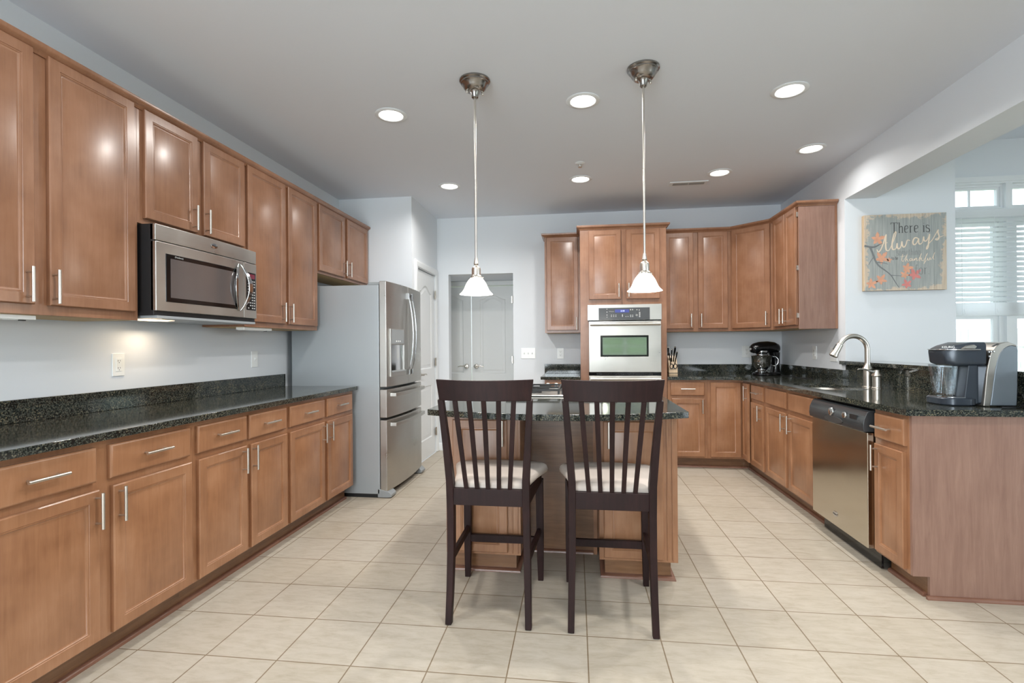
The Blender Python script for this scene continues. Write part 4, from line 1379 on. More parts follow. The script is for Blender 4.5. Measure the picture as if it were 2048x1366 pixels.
tag(st, 'left dark espresso slat-back bar stool with beige cushion', 'bar stool', 'bar stools at the island')
tag(st2, 'right dark espresso slat-back bar stool, nearer the sink counter', 'bar stool', 'bar stools at the island')

# ================================================================== PENDANTS
pe = empty('pendant_light', (-0.583, 2.83, H), 0)
mb = MB().lathe([(0.0, 0.0), (0.088, 0.0), (0.088, -0.008), (0.080, -0.014), (0.080, -0.020), (0.072, -0.026), (0.064, -0.044), (0.052, -0.058), (0.044, -0.062), (0.030, -0.064),
                 (0.024, -0.072), (0.019, -0.098), (0.012, -0.104), (0.0, -0.104)], n=40)
mb.build('canopy', M['canopy'], pe)
cnp = pe.children[-1]
for a in (PI * 0.15, PI * 1.15):
    MB().lathe([(0.0, -0.078), (0.006, -0.076), (0.008, -0.070), (0.006, -0.062), (0.004, -0.050)], (0.046 * math.cos(a), 0.046 * math.sin(a), 0), 12).build('screw', M['nickel'], cnp)
MB().tube([(0, 0, -0.10), (0, 0, -1.065)], 0.0062, 12).build('rod', M['nickel'], pe)
MB().lathe([(0.0, -1.050), (0.008, -1.052), (0.011, -1.070), (0.014, -1.086), (0.010, -1.094), (0.016, -1.100), (0.024, -1.108), (0.0255, -1.118), (0.0255, -1.150), (0.032, -1.158), (0.034, -1.168), (0.030, -1.172), (0.0, -1.172)], n=28).build('socket_cover', M['nickel'], pe)
mb = MB()
for a in (0.2, 0.2 + 2.094, 0.2 + 4.189):
    mb.tube([(0.032 * math.cos(a), 0.032 * math.sin(a), -1.163), (0.041 * math.cos(a), 0.041 * math.sin(a), -1.163)], 0.004, 8)
mb.build('thumb_screw', M['nickel'], pe)
prof = [(0.030, -1.160), (0.034, -1.166), (0.045, -1.176), (0.056, -1.190), (0.064, -1.205), (0.072, -1.220), (0.082, -1.232), (0.093, -1.240), (0.095, -1.2425),
        (0.090, -1.241), (0.078, -1.233), (0.067, -1.220), (0.059, -1.205), (0.050, -1.190), (0.041, -1.178), (0.028, -1.169)]
MB().lathe(prof, n=40, cap=False).build('shade', M['shade'], pe, angle=80)
MB().lathe([(0.0, -1.168), (0.012, -1.172), (0.014, -1.184), (0.022, -1.200), (0.024, -1.212), (0.018, -1.226), (0.0, -1.232)], n=20).build('bulb', M['lamp'], pe)
for ch in pe.children:
    if ch.name.startswith(('socket_cover', 'thumb_screw', 'bulb')): ch.location.z = 0.039
    if ch.name.startswith('shade'):
        ch.scale.z = 1.2
        ch.location.z = 0.271
    if ch.name.startswith('rod'): ch.scale.z = 0.97
pe2 = copy_tree(pe)
pe2.location = (0.355, 2.84, H)
tag(pe, 'left brushed nickel pendant light with white bell shade above the island', 'pendant light', 'pendant lights above the island')
tag(pe2, 'right brushed nickel pendant light hanging in front of the oven tower', 'pendant light', 'pendant lights above the island')
for p in (pe, pe2):
    l = bpy.data.lights.new('pendant_lamp', 'POINT')
    l.energy = 3.0; l.color = (1.0, 0.93, 0.82); l.shadow_soft_size = 0.03
    o = bpy.data.objects.new('pendant_lamp', l); C.objects.link(o)
    o.parent = p; o.location = (0, 0, -1.235)

# ================================================================== RECESSED LIGHTS
rl = empty('recessed_light', (0, 0, H), 0)
MB().lathe([(0.072, 0.0), (0.102, 0.0), (0.104, -0.003), (0.100, -0.006), (0.080, -0.008), (0.074, -0.0035), (0.072, 0.0)], n=40, cap=False).build('trim_ring', M['white'], rl)
MB().lathe([(0.0, -0.0045), (0.070, -0.004), (0.076, -0.003)], n=40).build('lens', M['lamp'], rl)
spots = [((-1.213, 3.169), 'front left recessed ceiling light between wall cabinets and left pendant'), ((-1.210, 4.654), 'rear left recessed ceiling light near the closet corner'),
         ((0.030, 3.158), 'front middle recessed ceiling light between the two pendants'), ((0.017, 4.644), 'rear middle recessed ceiling light just beyond the sprinkler head'),
         ((1.252, 3.210), 'front right recessed ceiling light, largest on the right'), ((1.790, 4.196), 'recessed ceiling light closest to the sink wall'),
         ((1.232, 4.658), 'rear right recessed ceiling light beside the air vent')]
for i, ((x, y), lab) in enumerate(spots):
    o = rl if i == 0 else copy_tree(rl)
    o.location = (x, y, H)
    tag(o, lab, 'ceiling light', 'recessed ceiling lights')
for x, y in [s[0] for s in spots] + [(-1.2, 1.6), (0.03, 1.6), (1.25, 1.6), (0.0, -0.8), (0.0, -2.6)]:  # listed after the visible spots: unseen lamps without fixtures, added for light
    l = bpy.data.lights.new('recessed_lamp', 'AREA')
    l.shape = 'DISK'; l.size = 0.14; l.energy = 3.0 if x > 1.5 else (6.5 if x < -1 and y > 4 else 9.0); l.color = (1.0, 0.97, 0.93); l.spread = R(174 if (x < -1 and y < 4) else 150)
    o = bpy.data.objects.new('recessed_lamp', l); C.objects.link(o)
    o.location = (x, y, H - 0.012)

# ---- sprinkler and air vent
sp = empty('sprinkler_head', (0.013, 4.236, H), 0, 'small white ceiling sprinkler head between the middle lights', 'sprinkler')
MB().lathe([(0.0, 0.0), (0.040, 0.0), (0.040, -0.003), (0.022, -0.010), (0.012, -0.012), (0.0, -0.012)], n=28).build('escutcheon', M['white'], sp)
mb = MB().lathe([(0.006, -0.011), (0.006, -0.026), (0.004, -0.030), (0.016, -0.034), (0.016, -0.036), (0.0, -0.036)], n=16)
for s in (-1, 1): mb.tube([(s * 0.009, 0, -0.011), (s * 0.012, 0, -0.024), (s * 0.003, 0, -0.033)], 0.002, 6)
mb.build('nozzle', M['nickel'], sp)
av = empty('air_vent', (0.845, 4.865, H), R(-0.5), 'white rectangular air vent with slots in the rear of the ceiling', 'air vent')
MB().box(0, 0.345, 0, 0.115, -0.007, 0).build('frame', M['white'], av, bev=0.002)
mb = MB()
for k in range(26):
    u = 0.035 + k * 0.0107 + (0.008 if k >= 13 else 0)
    mb.box(u, u + 0.0055, 0.028, 0.088, -0.0078, -0.0068)
mb.build('slots', M['slot'], av)

# ================================================================== OUTLETS AND SWITCHES (built facing -y)
def plate(name, loc, rz, W, Hh, kind, label):
    t = empty(name, loc, rz, label, 'outlet' if kind == 'outlet' else 'light switch', 'wall plates')
    MB().box(-W / 2, W / 2, -0.006, 0.0, -Hh / 2, Hh / 2).build('plate', M['plastic'], t, bev=0.002)
    if kind == 'outlet':
        mb = MB().box(-0.017, 0.017, -0.0085, -0.005, -0.034, 0.034)
        r = mb.build('receptacle', M['plastic'], t, bev=0.001)
        mb = MB()
        for s in (-1, 1):
            z = s * 0.019
            mb.box(-0.0075, -0.0050, -0.0089, -0.0080, z - 0.002, z + 0.006)
            mb.box(0.0050, 0.0070, -0.0089, -0.0080, z - 0.001, z + 0.006)
            mb.box(-0.002, 0.002, -0.0089, -0.0080, z - 0.010, z - 0.006)
        mb.build('slots', M['slot'], r)
    else:
        n = kind
        for k in range(n):
            u = (k - (n - 1) / 2) * 0.046
            MB().hexa([(u - 0.005, -0.006, -0.012), (u + 0.005, -0.006, -0.012), (u + 0.005, -0.016, 0.006), (u - 0.005, -0.016, 0.006),
                       (u - 0.005, -0.006, 0.012), (u + 0.005, -0.006, 0.012), (u + 0.005, -0.016, 0.011), (u - 0.005, -0.016, 0.011)]).build('toggle', M['plastic'], t)
            MB().box(u - 0.008, u + 0.008, -0.0066, -0.0055, -0.015, 0.015).build('toggle_recess', M['white'], t)
    return t
plate('wall_outlet', (XL, 2.394, 1.149), PI / 2, 0.072, 0.120, 'outlet', 'white double outlet on the left wall below the microwave')
plate('light_switch', (XL, 3.533, 1.147), PI / 2, 0.072, 0.120, 1, 'white single switch on the left wall near the refrigerator')
plate('light_switch', (-0.593, YB, 1.147), 0, 0.166, 0.122, 3, 'white triple switch plate on the back wall beside the hall opening')
plate('wall_outlet', (-0.220, YB, 1.143), 0, 0.076, 0.124, 'outlet', 'white outlet above the short worktop left of the oven tower')
plate('wall_outlet', (1.810, YB, 1.152), 0, 0.092, 0.126, 'outlet', 'white outlet on the back wall left of the stand mixer')
plate('wall_outlet', (XR, 5.048, 1.150), -PI / 2, 0.076, 0.124, 'outlet', 'white outlet on the right wall between mixer and faucet')
plate('light_switch', (XR, 4.690, 1.140), -PI / 2, 0.116, 0.120, 2, 'white switch plate partly behind the spray head on the right wall')

# ================================================================== KNIFE BLOCK
kb_ = empty('knife_block', (0.975, 5.555, CT), R(0), 'pale wood knife block filled with black handled knives beside the oven tower', 'knife block')
MB().prism([(-0.055, 0.0), (0.10, 0.0), (0.10, 0.02), (0.135, 0.155), (0.02, 0.205), (-0.045, 0.090)], -0.045, 0.045, 'x').build('block', M['blockwood'], kb_, bev=0.003)
MB().box(-0.046, 0.046, -0.0565, 0.09, 0.018, 0.023).build('base_line', M['slot'], kb_)
nd = Vector((0, -0.42, 0.90)).normalized()
kn = []
spec = [(-0.030, 0.080, 0.190, 0.115, 1.05), (0.030, 0.085, 0.188, 0.115, 1.25), (0.000, 0.060, 0.180, 0.10, 0.85), (0.036, 0.015, 0.158, 0.09, 0.9), (-0.030, 0.000, 0.150, 0.09, 0.8),
        (-0.012, -0.012, 0.140, 0.085, 0.8), (0.008, -0.012, 0.140, 0.085, 0.8), (-0.022, -0.030, 0.115, 0.075, 0.75), (0.020, -0.030, 0.115, 0.075, 0.75)]
for i, (x, y, z, L, w) in enumerate(spec):
    k = empty('kitchen_knife', (0.975 + x, 5.555 + y, CT + z), 0, 'black handled kitchen knife standing in the knife block', 'knife', 'black handled knives in the block')
    a = nd * -0.02; b = nd * L
    sp_ = Vector((x * 0.25, 0, 0))
    MB().bar([Vector((0, 0, 0)) + a * 2, a * 0.0], 0.002, 0.016 * w, side=(1, 0, 0)).build('blade', M['chrome'], k)
    MB().bar([a * 0.0, nd * (L * 0.3) + sp_ * 0.3, nd * (L * 0.8) + sp_ * 0.8, b + sp_], [0.013 * w, 0.012 * w, 0.014 * w, 0.012 * w], [0.020 * w, 0.018 * w, 0.022 * w, 0.018 * w], side=(1, 0, 0)).build('handle', M['black'], k, bev=0.002)
    MB().bar([nd * (L * 0.985) + sp_, nd * (L * 1.02) + sp_], 0.013 * w, 0.019 * w, side=(1, 0, 0)).build('butt_cap', M['chrome'], k, bev=0.001)
sc_ = empty('kitchen_scissors', (0.975, 5.555 - 0.05, CT + 0.08), 0, 'black handled kitchen scissors hooked on the front of the knife block', 'scissors')
mb = MB()
for s in (-1, 1):
    mb.tube([(s * 0.019 + 0.017 * math.cos(t * PI / 8), -0.014 - 0.022 * math.sin(t * PI / 8) * 0.4, 0.012 + 0.024 * math.sin(t * PI / 8)) for t in range(17)], 0.0042, 8, cap=False)
mb.build('handle', M['black'], sc_)
MB().box(-0.008, 0.008, -0.008, -0.002, -0.012, 0.03).build('blade', M['chrome'], sc_)

# ================================================================== STAND MIXER
mx_ = empty('stand_mixer', (1.872, 5.47, CT), R(12), 'black stand mixer with polished steel bowl in the worktop corner', 'stand mixer')
# faces left-front: bowl to local -x, column at +x
mb = MB()
mb.loft([[(x, y, z) for x, y in rrect(-0.115 + i, 0.155 - i, -0.085 + i, 0.085 - i, 0.07)] for i, z in ((0.006, 0.0), (0.0, 0.006), (0.002, 0.022), (0.012, 0.032))])
mb.build('base', M['black'], mx_)
mb = MB()
mb.loft([[(x, y, z) for x, y in rrect(a, b, -w, w, min(w, (b - a) / 2) * 0.8)] for a, b, w, z in ((0.070, 0.155, 0.050, 0.02), (0.085, 0.150, 0.042, 0.08), (0.080, 0.150, 0.045, 0.18), (0.050, 0.155, 0.052, 0.235))])
mb.build('column', M['black'], mx_)
# motor head: swept ellipse
rings = []
for x, ry, rz_, zc in ((-0.145, 0.022, 0.018, 0.268), (-0.138, 0.045, 0.036, 0.270), (-0.115, 0.058, 0.050, 0.276), (-0.06, 0.064, 0.058, 0.284), (0.03, 0.066, 0.060, 0.288), (0.10, 0.062, 0.056, 0.284), (0.140, 0.050, 0.045, 0.276), (0.156, 0.026, 0.024, 0.270)):
    rings.append([(x, ry * math.cos(2 * PI * k / 28), zc + rz_ * math.sin(2 * PI * k / 28)) for k in range(28)])
hd_ = MB().loft(rings).build('head', M['black'], mx_, angle=60)
MB().lathe([(0.0, -0.158), (0.014, -0.156), (0.019, -0.150), (0.019, -0.136), (0.0, -0.130)], (0, 0, 0.268), 20, 'x').build('hub_cap', M['chrome'], hd_)
MB().lathe([(0.060, 0.252), (0.061, 0.246), (0.061, 0.240), (0.060, 0.236)], (-0.030, 0, 0), 28, cap=False).build('trim_band', M['chrome'], mx_)
MB().lathe([(0.0, 0.205), (0.050, 0.206), (0.054, 0.214), (0.054, 0.222), (0.058, 0.224), (0.058, 0.250), (0.0, 0.25)], (-0.030, 0, 0), 28).build('planetary_hub', M['black'], mx_)
MB().lathe([(0.0585, 0.214), (0.0595, 0.210), (0.0595, 0.204), (0.0585, 0.202)], (-0.030, 0, 0), 28, cap=False).build('trim_band', M['chrome'], mx_)
MB().lathe([(0.0, 0.032), (0.060, 0.032), (0.062, 0.036), (0.050, 0.046), (0.040, 0.050), (0.048, 0.058), (0.072, 0.085), (0.090, 0.115), (0.097, 0.145), (0.099, 0.195), (0.103, 0.199), (0.100, 0.201),
            (0.096, 0.196), (0.094, 0.145), (0.087, 0.117), (0.069, 0.088), (0.0, 0.062)], (-0.030, 0, 0), 40, cap=False).build('bowl', M['chrome'], mx_, angle=60)
mb = MB()
pts = [(0.064 + 0.0, -0.02, 0.190), (0.092, -0.045, 0.192), (0.112, -0.06, 0.165), (0.108, -0.06, 0.125), (0.090, -0.05, 0.098), (0.060, -0.02, 0.105)]
mb.bar([(p[0], p[1], p[2]) for p in pts], 0.014, 0.005, side=(0.5, 0.86, 0)).build('bowl_handle', M['chrome'], mx_, bev=0.002)
MB().tube([(-0.030, 0, 0.21), (-0.030, 0, 0.075)], 0.007, 10).build('beater_shaft', M['chrome'], mx_)
cb = MB().tube([(2.00, 5.52, CT + 0.004), (2.03, 5.40, CT + 0.004), (2.00, 5.28, CT + 0.006), (2.05, 5.16, CT + 0.004), (2.02, 5.02, CT + 0.004), (2.09, 4.90, CT + 0.004)], 0.0035, 8).build('power_cord', M['blackmat'], None)
tag(cb, 'thin black power cord lying on the worktop behind the mixer', 'cord')

# ================================================================== COFFEE MAKER (front to -x, seen from its side)
cm = empty('coffee_maker', (1.982, 2.915, CT), 0, 'grey single-cup coffee maker with silver front band near the end of the counter', 'coffee maker')
Y0, Y1 = -0.115, 0.115
def bez(p0, p1, p2, p3, n=10):
    out = []
    for k in range(n + 1):
        t = k / n
        out.append(tuple((1 - t) ** 3 * a + 3 * (1 - t) ** 2 * t * b + 3 * (1 - t) * t * t * c + t ** 3 * d for a, b, c, d in zip(p0, p1, p2, p3)))
    return out
# side shells
fe = bez((0.040, 0.004), (0.058, 0.10), (0.060, 0.20), (0.090, 0.262), 10) + bez((0.090, 0.262), (0.105, 0.29), (0.125, 0.302), (0.150, 0.304), 6)[1:]
shell = fe + [(0.178, 0.298), (0.183, 0.280), (0.180, 0.10), (0.176, 0.004)]
MB().prism(shell, Y0, Y0 + 0.03, 'y').build('side_shell', M['coffeegrey'], cm, bev=0.006)
MB().prism(shell, Y1 - 0.03, Y1, 'y').build('side_shell', M['coffeegrey'], cm, bev=0.006)
# silver band wrapping front and top between the shells
bandf = bez((0.008, 0.002), (0.022, 0.10), (0.022, 0.19), (0.048, 0.262), 10) + bez((0.048, 0.262), (0.066, 0.305), (0.095, 0.322), (0.135, 0.322), 8)[1:] + [(0.176, 0.306)]
bandb = [(0.178, 0.298)] + list(reversed([(x + 0.002, z - 0.002) for x, z in fe]))
MB().prism(bandf + bandb, Y0 + 0.002, Y1 - 0.002, 'y').build('silver_band', M['coffeesilver'], cm, bev=0.004)
bnd = cm.children[-1]
mb = MB()
for (x, z) in ((0.034, 0.272), (0.045, 0.2735), (0.058, 0.274), (0.037, 0.250)):
    mb.lathe([(0.0055, -0.0005), (0.005, -0.003), (0.0, -0.0035)], (x, Y0 + 0.002, z), 12, 'y')
mb.build('buttons', M['chrome'], bnd)
mb = MB().prism([(0.048, 0.300), (0.078, 0.314), (0.090, 0.312), (0.060, 0.297)], Y0 + 0.0005, Y0 + 0.003, 'y')
mb.build('display', M['slot'], bnd)
# brew head
def sec(x, hw, z0, z1, r=0.02):
    return [(x, y, z) for y, z in rrect(-hw, hw, z0, z1, r, 4)]
MB().loft([sec(-0.158, 0.052, 0.262, 0.284, 0.008), sec(-0.142, 0.068, 0.212, 0.292), sec(-0.10, 0.085, 0.200, 0.306), sec(-0.03, 0.098, 0.202, 0.322), sec(0.03, 0.104, 0.202, 0.322)]).build('brew_head', M['coffeedark'], cm, angle=50)
bh = cm.children[-1]
MB().loft([sec(-0.176, 0.030, 0.282, 0.286, 0.0015), sec(-0.150, 0.072, 0.2815, 0.287, 0.002), sec(-0.10, 0.097, 0.281, 0.2875, 0.002), sec(0.0, 0.109, 0.281, 0.2875, 0.002)]).build('lid_handle', M['chrome'], bh)
mb = MB().prism([(-0.095, 0.2885), (-0.03, 0.2885), (-0.02, 0.300), (-0.035, 0.309), (-0.07, 0.304)], -0.110, -0.095, 'y').build('side_trim', M['coffeesilver'], bh, bev=0.002)
text('lettering', 'KEURIG', 0.016, M['plastic'], Matrix.Translation((-0.142, -0.0745, 0.297)) @ Matrix.Rotation(R(-35), 4, 'Z') @ Matrix.Rotation(PI / 2, 4, 'X'), bh)
# inner column
MB().loft([sec(-0.0, 0.09, 0.010, 0.205, 0.01), sec(0.035, 0.105, 0.010, 0.205, 0.01)]).build('inner_column', M['coffeedark'], cm)
MB().prism([(-0.070, 0.01), (0.005, 0.01), (0.010, 0.205), (-0.045, 0.205)], -0.085, -0.015, 'y').build('cup_recess', M['coffeedark'], cm, bev=0.004)
# tray
MB().loft([[(x, y, z) for x, y in rrect(-0.172 + i, 0.02 - i, -0.098 + i, 0.098 - i, 0.07 - i * 0.5, 8)] for i, z in ((0.006, 0.0), (0.0, 0.006), (0.0, 0.034), (0.008, 0.0405))]).build('drip_tray', M['coffeedark'], cm)
MB().loft([[(x, y, z) for x, y in rrect(-0.160, 0.0, -0.085, 0.085, 0.06, 8)] for z in (0.0405, 0.0425)]).build('tray_grid', M['chrome'], cm)
# clear water vessel on the far side
MB().loft([[(x, y, z) for x, y in rrect(-0.118 - t * 0.026, -0.052 + t * 0.014, -0.02 - t * 0.0, 0.09, 0.02)] for t, z in ((0.0, 0.046), (1.0, 0.206))] + [[(x, y, z) for x, y in rrect(-0.114 - t * 0.026, -0.056 + t * 0.014, -0.016, 0.086, 0.018)] for t, z in ((1.0, 0.206), (0.0, 0.05))], cap=False).build('clear_vessel', M['clear'], cm)
cb = MB().tube([(2.150, 3.10, CT + 0.02), (2.162, 3.08, CT + 0.05), (2.160, 2.80, CT + 0.06), (2.155, 2.77, CT + 0.02), (2.10, 2.74, CT + 0.005), (2.02, 2.735, CT + 0.005)], 0.004, 8).build('power_cord', M['blackmat'], None)
tag(cb, 'black power cord trailing behind the coffee maker', 'cord')

cm.scale = (0.88, 1, 1)

# ================================================================== WALL SIGN
sg = empty('wall_sign', (2.305, 4.4985, 1.661), 0, 'weathered plank wall sign with autumn branch and thankful lettering', 'wall sign')
SWd, SHt = 0.606, 0.616
mb = MB()
cuts = [0.0, 0.080, 0.135, 0.24, 0.345, 0.43, 0.515, SWd]
for a, b in zip(cuts, cuts[1:]):
    mb.box(a + 0.0006, b - 0.0006, -0.036, -0.004, 0.0, SHt)
mb.build('planks', M['sign'], sg)
MB().box(-0.0015, SWd + 0.0015, -0.030, 0.0, 0.0, SHt - 0.001).build('backing', M['signedge'], sg)
ZF = -0.0362
def st_text(body, x, z, size, mat, sx=1.0, off=0.0):
    text('lettering', body, size, mat, face_y(x, ZF, z), sg, depth=0.0003, sx=sx, offset=off)
# condensed serif capitals: drawn by strokes so they keep their serifs
def stroke(name, paths, mat, w=0.004, flat=True, parent=sg):
    cu = bpy.data.curves.new(name, 'CURVE')
    cu.dimensions = '3D'
    cu.bevel_depth = w
    cu.bevel_resolution = 1
    cu.use_fill_caps = True
    for pts in paths:
        s = cu.splines.new('NURBS' if len(pts) > 2 else 'POLY')
        s.points.add(len(pts) - 1)
        for p, q in zip(s.points, pts):
            r_ = q[2] if len(q) > 2 else 1.0
            p.co = (q[0], 0, q[1], 1)
            p.radius = r_
        if len(pts) > 2:
            s.use_endpoint_u = True
            s.order_u = 3
    t = bpy.data.objects.new(name, cu)
    me = bpy.data.meshes.new_from_object(t)
    bpy.data.objects.remove(t)
    bpy.data.curves.remove(cu)
    me.name = name
    me.materials.clear()
    me.materials.append(mat)
    o = bpy.data.objects.new(name, me)
    C.objects.link(o)
    o.parent = parent
    o.location = (0, ZF, 0)
    o.scale = (1, 0.25, 1)
    return o
G = {  # serif letters on a unit box: width, strokes (x, y, radius)
 'T': (0.62, [[(0.31, 0.0), (0.31, 1.0)], [(0.0, 1.0, .6), (0.62, 1.0, .6)], [(0.0, 1.0, .6), (0.0, 0.84, .5)], [(0.62, 1.0, .6), (0.62, 0.84, .5)], [(0.2, 0.0, .5), (0.42, 0.0, .5)]]),
 'h': (0.48, [[(0.10, 0.0), (0.10, 1.0)], [(0.02, 1.0, .5), (0.10, 1.0, .5)], [(0.10, 0.42, .5), (0.16, 0.60, .7), (0.34, 0.64), (0.38, 0.50), (0.38, 0.25), (0.38, 0.0)], [(0.03, 0, .5), (0.18, 0, .5)], [(0.30, 0, .5), (0.46, 0, .5)]]),
 'e': (0.42, [[(0.06, 0.34, .6), (0.36, 0.34, .6), (0.36, 0.62, .8), (0.20, 0.68, .6), (0.05, 0.60, 1.1), (0.05, 0.05, 1.1), (0.22, -0.02, .6), (0.36, 0.06, .5)]]),
 'r': (0.36, [[(0.10, 0.0), (0.10, 0.64)], [(0.02, 0.64, .5), (0.10, 0.64, .5)], [(0.10, 0.44, .5), (0.16, 0.62, .6), (0.28, 0.64, .9)], [(0.03, 0, .5), (0.18, 0, .5)]]),
 'i': (0.22, [[(0.10, 0.0), (0.10, 0.64)], [(0.02, 0.64, .5), (0.10, 0.64, .5)], [(0.10, 0.84, 1.1), (0.10, 0.86, 1.1)], [(0.02, 0, .5), (0.18, 0, .5)]]),
 's': (0.36, [[(0.32, 0.54, .6), (0.24, 0.68, .6), (0.04, 0.66, .8), (0.02, 0.42), (0.34, 0.30), (0.34, 0.02), (0.14, -0.04, .7), (0.03, 0.10, .5)]]),
 'o': (0.42, [[(0.20, 0.66, .6), (0.03, 0.64), (0.03, 0.0), (0.20, -0.02, .6), (0.37, 0.0), (0.37, 0.64), (0.20, 0.66, .6)]]),
 'm': (0.72, [[(0.10, 0.0), (0.10, 0.64)], [(0.10, 0.44, .5), (0.2, 0.66, .7), (0.36, 0.62), (0.36, 0.0)], [(0.36, 0.44, .5), (0.46, 0.66, .7), (0.62, 0.62), (0.62, 0.0)], [(0.02, 0.64, .5), (0.10, 0.64, .5)]]),
 't': (0.32, [[(0.12, 0.88), (0.12, 0.1), (0.16, -0.03, .7), (0.28, 0.06, .5)], [(0.0, 0.64, .5), (0.26, 0.64, .5)]]),
 'n': (0.48, [[(0.10, 0.0), (0.10, 0.64)], [(0.10, 0.42, .5), (0.18, 0.64, .7), (0.36, 0.64), (0.38, 0.48), (0.38, 0.0)], [(0.02, 0.64, .5), (0.10, 0.64, .5)], [(0.03, 0, .5), (0.18, 0, .5)], [(0.30, 0, .5), (0.46, 0, .5)]]),
 'g': (0.42, [[(0.34, 0.64), (0.34, -0.2), (0.18, -0.32, .7), (0.04, -0.22, .6)], [(0.34, 0.5, .6), (0.18, 0.68, .6), (0.03, 0.6), (0.03, 0.06), (0.18, -0.02, .6), (0.34, 0.12, .6)]]),
 'b': (0.44, [[(0.08, 0.0), (0.08, 1.0)], [(0.08, 0.5, .6), (0.2, 0.68, .6), (0.38, 0.6), (0.38, 0.06), (0.2, -0.02, .6), (0.08, 0.1, .6)]]),
 'f': (0.34, [[(0.30, 0.92, .6), (0.22, 1.02, .7), (0.12, 0.94), (0.12, 0.0)], [(0.0, 0.64, .5), (0.28, 0.64, .5)], [(0.04, 0, .5), (0.22, 0, .5)]]),
 '.': (0.2, [[(0.08, 0.0, 1.2), (0.08, 0.03, 1.2)]]), ' ': (0.26, []),
}
def serif(body, x, z, h, ws, mat, w):
    paths = []
    for ch in body:
        wd, ss = G[ch]
        for s in ss:
            paths.append([(x + p[0] * h * ws, z + p[1] * h, (p[2] if len(p) > 2 else 1.0)) for p in s])
        x += (wd + 0.06) * h * ws
    return stroke('lettering', paths, mat, w)
def zs(px, py):   # sign coordinates from a 0..1 fraction measured on the sign
    return (px * SWd, py * SHt)
serif('There is', 0.198, 0.465, 0.082, 0.98, M['ink'], 0.0036)
serif('something', 0.240, 0.282, 0.052, 0.78, M['inkfaint'], 0.0016)
serif('to be', 0.202, 0.248, 0.026, 0.9, M['ink'], 0.0015)
serif('for.', 0.372, 0.128, 0.075, 1.0, M['inkfaint'], 0.0030)
# brush script, strokes traced in sign fractions
def script(paths, w, name='lettering'):
    return stroke(name, [[(p[0] * SWd, p[1] * SHt, p[2] if len(p) > 2 else 1.0) for p in s] for s in paths], M['cream'], w)
script([
  [(0.155, 0.545, .6), (0.165, 0.500), (0.20, 0.53), (0.235, 0.62), (0.262, 0.72, 1.2), (0.272, 0.745, .8), (0.262, 0.66, 1.3), (0.262, 0.56, 1.3), (0.275, 0.515), (0.305, 0.53, .6)],
  [(0.19, 0.60, .5), (0.24, 0.615, .7), (0.285, 0.63, .5)],
  [(0.305, 0.53, .6), (0.34, 0.60, .7), (0.385, 0.72, .8), (0.392, 0.775), (0.370, 0.76, .8), (0.345, 0.66, 1.2), (0.338, 0.56, 1.3), (0.355, 0.525), (0.39, 0.55, .6)],
  [(0.39, 0.55, .6), (0.405, 0.64, 1.1), (0.40, 0.57, 1.3), (0.42, 0.535), (0.45, 0.57, .8), (0.462, 0.655, 1.1), (0.462, 0.59, 1.3), (0.485, 0.555), (0.515, 0.60, .8), (0.525, 0.67, .9), (0.56, 0.645, .5)],
  [(0.665, 0.665, .7), (0.625, 0.70, 1.1), (0.59, 0.64, 1.3), (0.600, 0.585, 1.2), (0.640, 0.605, .8), (0.668, 0.69, .9), (0.660, 0.61, 1.3), (0.685, 0.590, .9), (0.71, 0.62, .6)],
  [(0.71, 0.62, .6), (0.728, 0.715, 1.1), (0.722, 0.65, 1.3), (0.75, 0.625), (0.785, 0.68, .8), (0.800, 0.745, 1.0), (0.785, 0.62, 1.2), (0.775, 0.54, 1.1), (0.752, 0.525, .8), (0.765, 0.58, .6), (0.83, 0.65, .6)],
  [(0.83, 0.65, .6), (0.87, 0.72, .7), (0.905, 0.79, .9), (0.892, 0.745, 1.1), (0.915, 0.69, 1.2), (0.895, 0.64, 1.1), (0.855, 0.655, .8), (0.92, 0.68, .5), (0.965, 0.70, .4)],
], 0.0052)
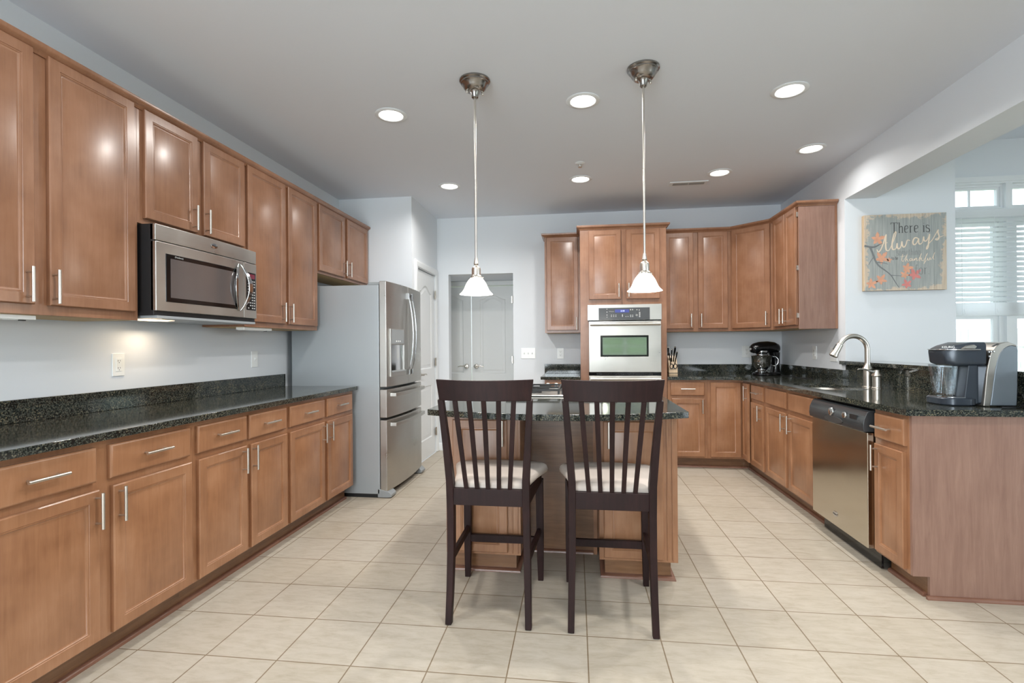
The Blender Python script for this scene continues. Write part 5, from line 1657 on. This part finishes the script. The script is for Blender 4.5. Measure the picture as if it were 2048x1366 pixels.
script([
  [(0.47, 0.475, .6), (0.462, 0.43), (0.455, 0.385), (0.475, 0.375, .7)], [(0.44, 0.440, .5), (0.50, 0.450, .5)],
  [(0.475, 0.375, .6), (0.505, 0.43, .7), (0.53, 0.475, .7), (0.515, 0.45), (0.502, 0.375)], [(0.502, 0.385, .6), (0.525, 0.42), (0.525, 0.38), (0.545, 0.378, .6)],
  [(0.585, 0.415, .6), (0.555, 0.415), (0.552, 0.38), (0.575, 0.385), (0.587, 0.415), (0.585, 0.38), (0.602, 0.385, .5)],
  [(0.602, 0.385, .6), (0.612, 0.42), (0.608, 0.38), (0.625, 0.415), (0.642, 0.415), (0.638, 0.38), (0.655, 0.385, .5)],
  [(0.655, 0.385, .6), (0.685, 0.44, .7), (0.702, 0.485, .7), (0.682, 0.44), (0.672, 0.375)], [(0.678, 0.40, .6), (0.705, 0.425), (0.690, 0.402), (0.71, 0.375), (0.725, 0.385, .5)],
  [(0.725, 0.385, .5), (0.755, 0.44, .7), (0.775, 0.485, .7), (0.752, 0.45), (0.735, 0.36), (0.722, 0.330, .7), (0.745, 0.375, .6), (0.765, 0.39, .5)],
  [(0.765, 0.39, .6), (0.775, 0.425), (0.770, 0.385), (0.790, 0.385), (0.803, 0.43), (0.800, 0.39), (0.815, 0.392, .5)],
  [(0.815, 0.392, .5), (0.845, 0.45, .7), (0.862, 0.495, .7), (0.842, 0.45), (0.835, 0.395), (0.855, 0.395, .4)],
], 0.0028)
stroke('twig', [[(x * SWd, z * SHt, r) for x, z, r in s] for s in (
  [(0.0, 0.60, 2.0), (0.07, 0.575, 2.2), (0.14, 0.58, 1.6), (0.20, 0.62, 1.0), (0.27, 0.615, .6)],
  [(0.07, 0.575, 2.0), (0.105, 0.49, 1.8), (0.13, 0.40, 1.8), (0.17, 0.33, 1.5), (0.25, 0.27, 1.2), (0.33, 0.20, 1.0), (0.38, 0.10, .8), (0.42, 0.04, .6)],
  [(0.15, 0.37, 1.2), (0.24, 0.375, .8), (0.29, 0.345, .5)], [(0.33, 0.20, .9), (0.39, 0.195, .7), (0.45, 0.19, .5)], [(0.11, 0.44, .8), (0.07, 0.39, .6), (0.05, 0.34, .4)])], M['twig'], 0.0042)
def leaf(cx_, cz_, s, ang, mat):
    """five-lobed maple-like leaf, thin raised paint"""
    pts = []
    for k in range(50):
        a = 2 * PI * k / 50
        lob = abs(math.cos(2.5 * a)) ** 1.8
        r_ = s * (0.42 + 0.72 * lob * (0.75 + 0.25 * math.cos(a)) + 0.07 * math.cos(15 * a))
        pts.append((cx_ + r_ * math.cos(a + ang), cz_ + r_ * math.sin(a + ang)))
    MB().prism(pts, ZF - 0.0004, ZF + 0.0004, 'y').build('leaf', mat, sg)
for px, pz, s, a, mm in ((0.16, 0.68, 0.055, 0.3, 'leafo'), (0.21, 0.425, 0.055, 0.9, 'leafo'), (0.30, 0.40, 0.022, 0.2, 'leafo'), (0.52, 0.29, 0.042, 0.1, 'leafo'), (0.49, 0.20, 0.036, 1.2, 'leafo'), (0.61, 0.20, 0.052, 0.7, 'leafr'), (0.52, 0.075, 0.040, 2.0, 'leafr'),
                         (0.08, 0.09, 0.045, 0.4, 'leafo'), (0.20, 0.14, 0.045, 1.0, 'leafo')):
    leaf(px * SWd, pz * SHt, s, a, M[mm])
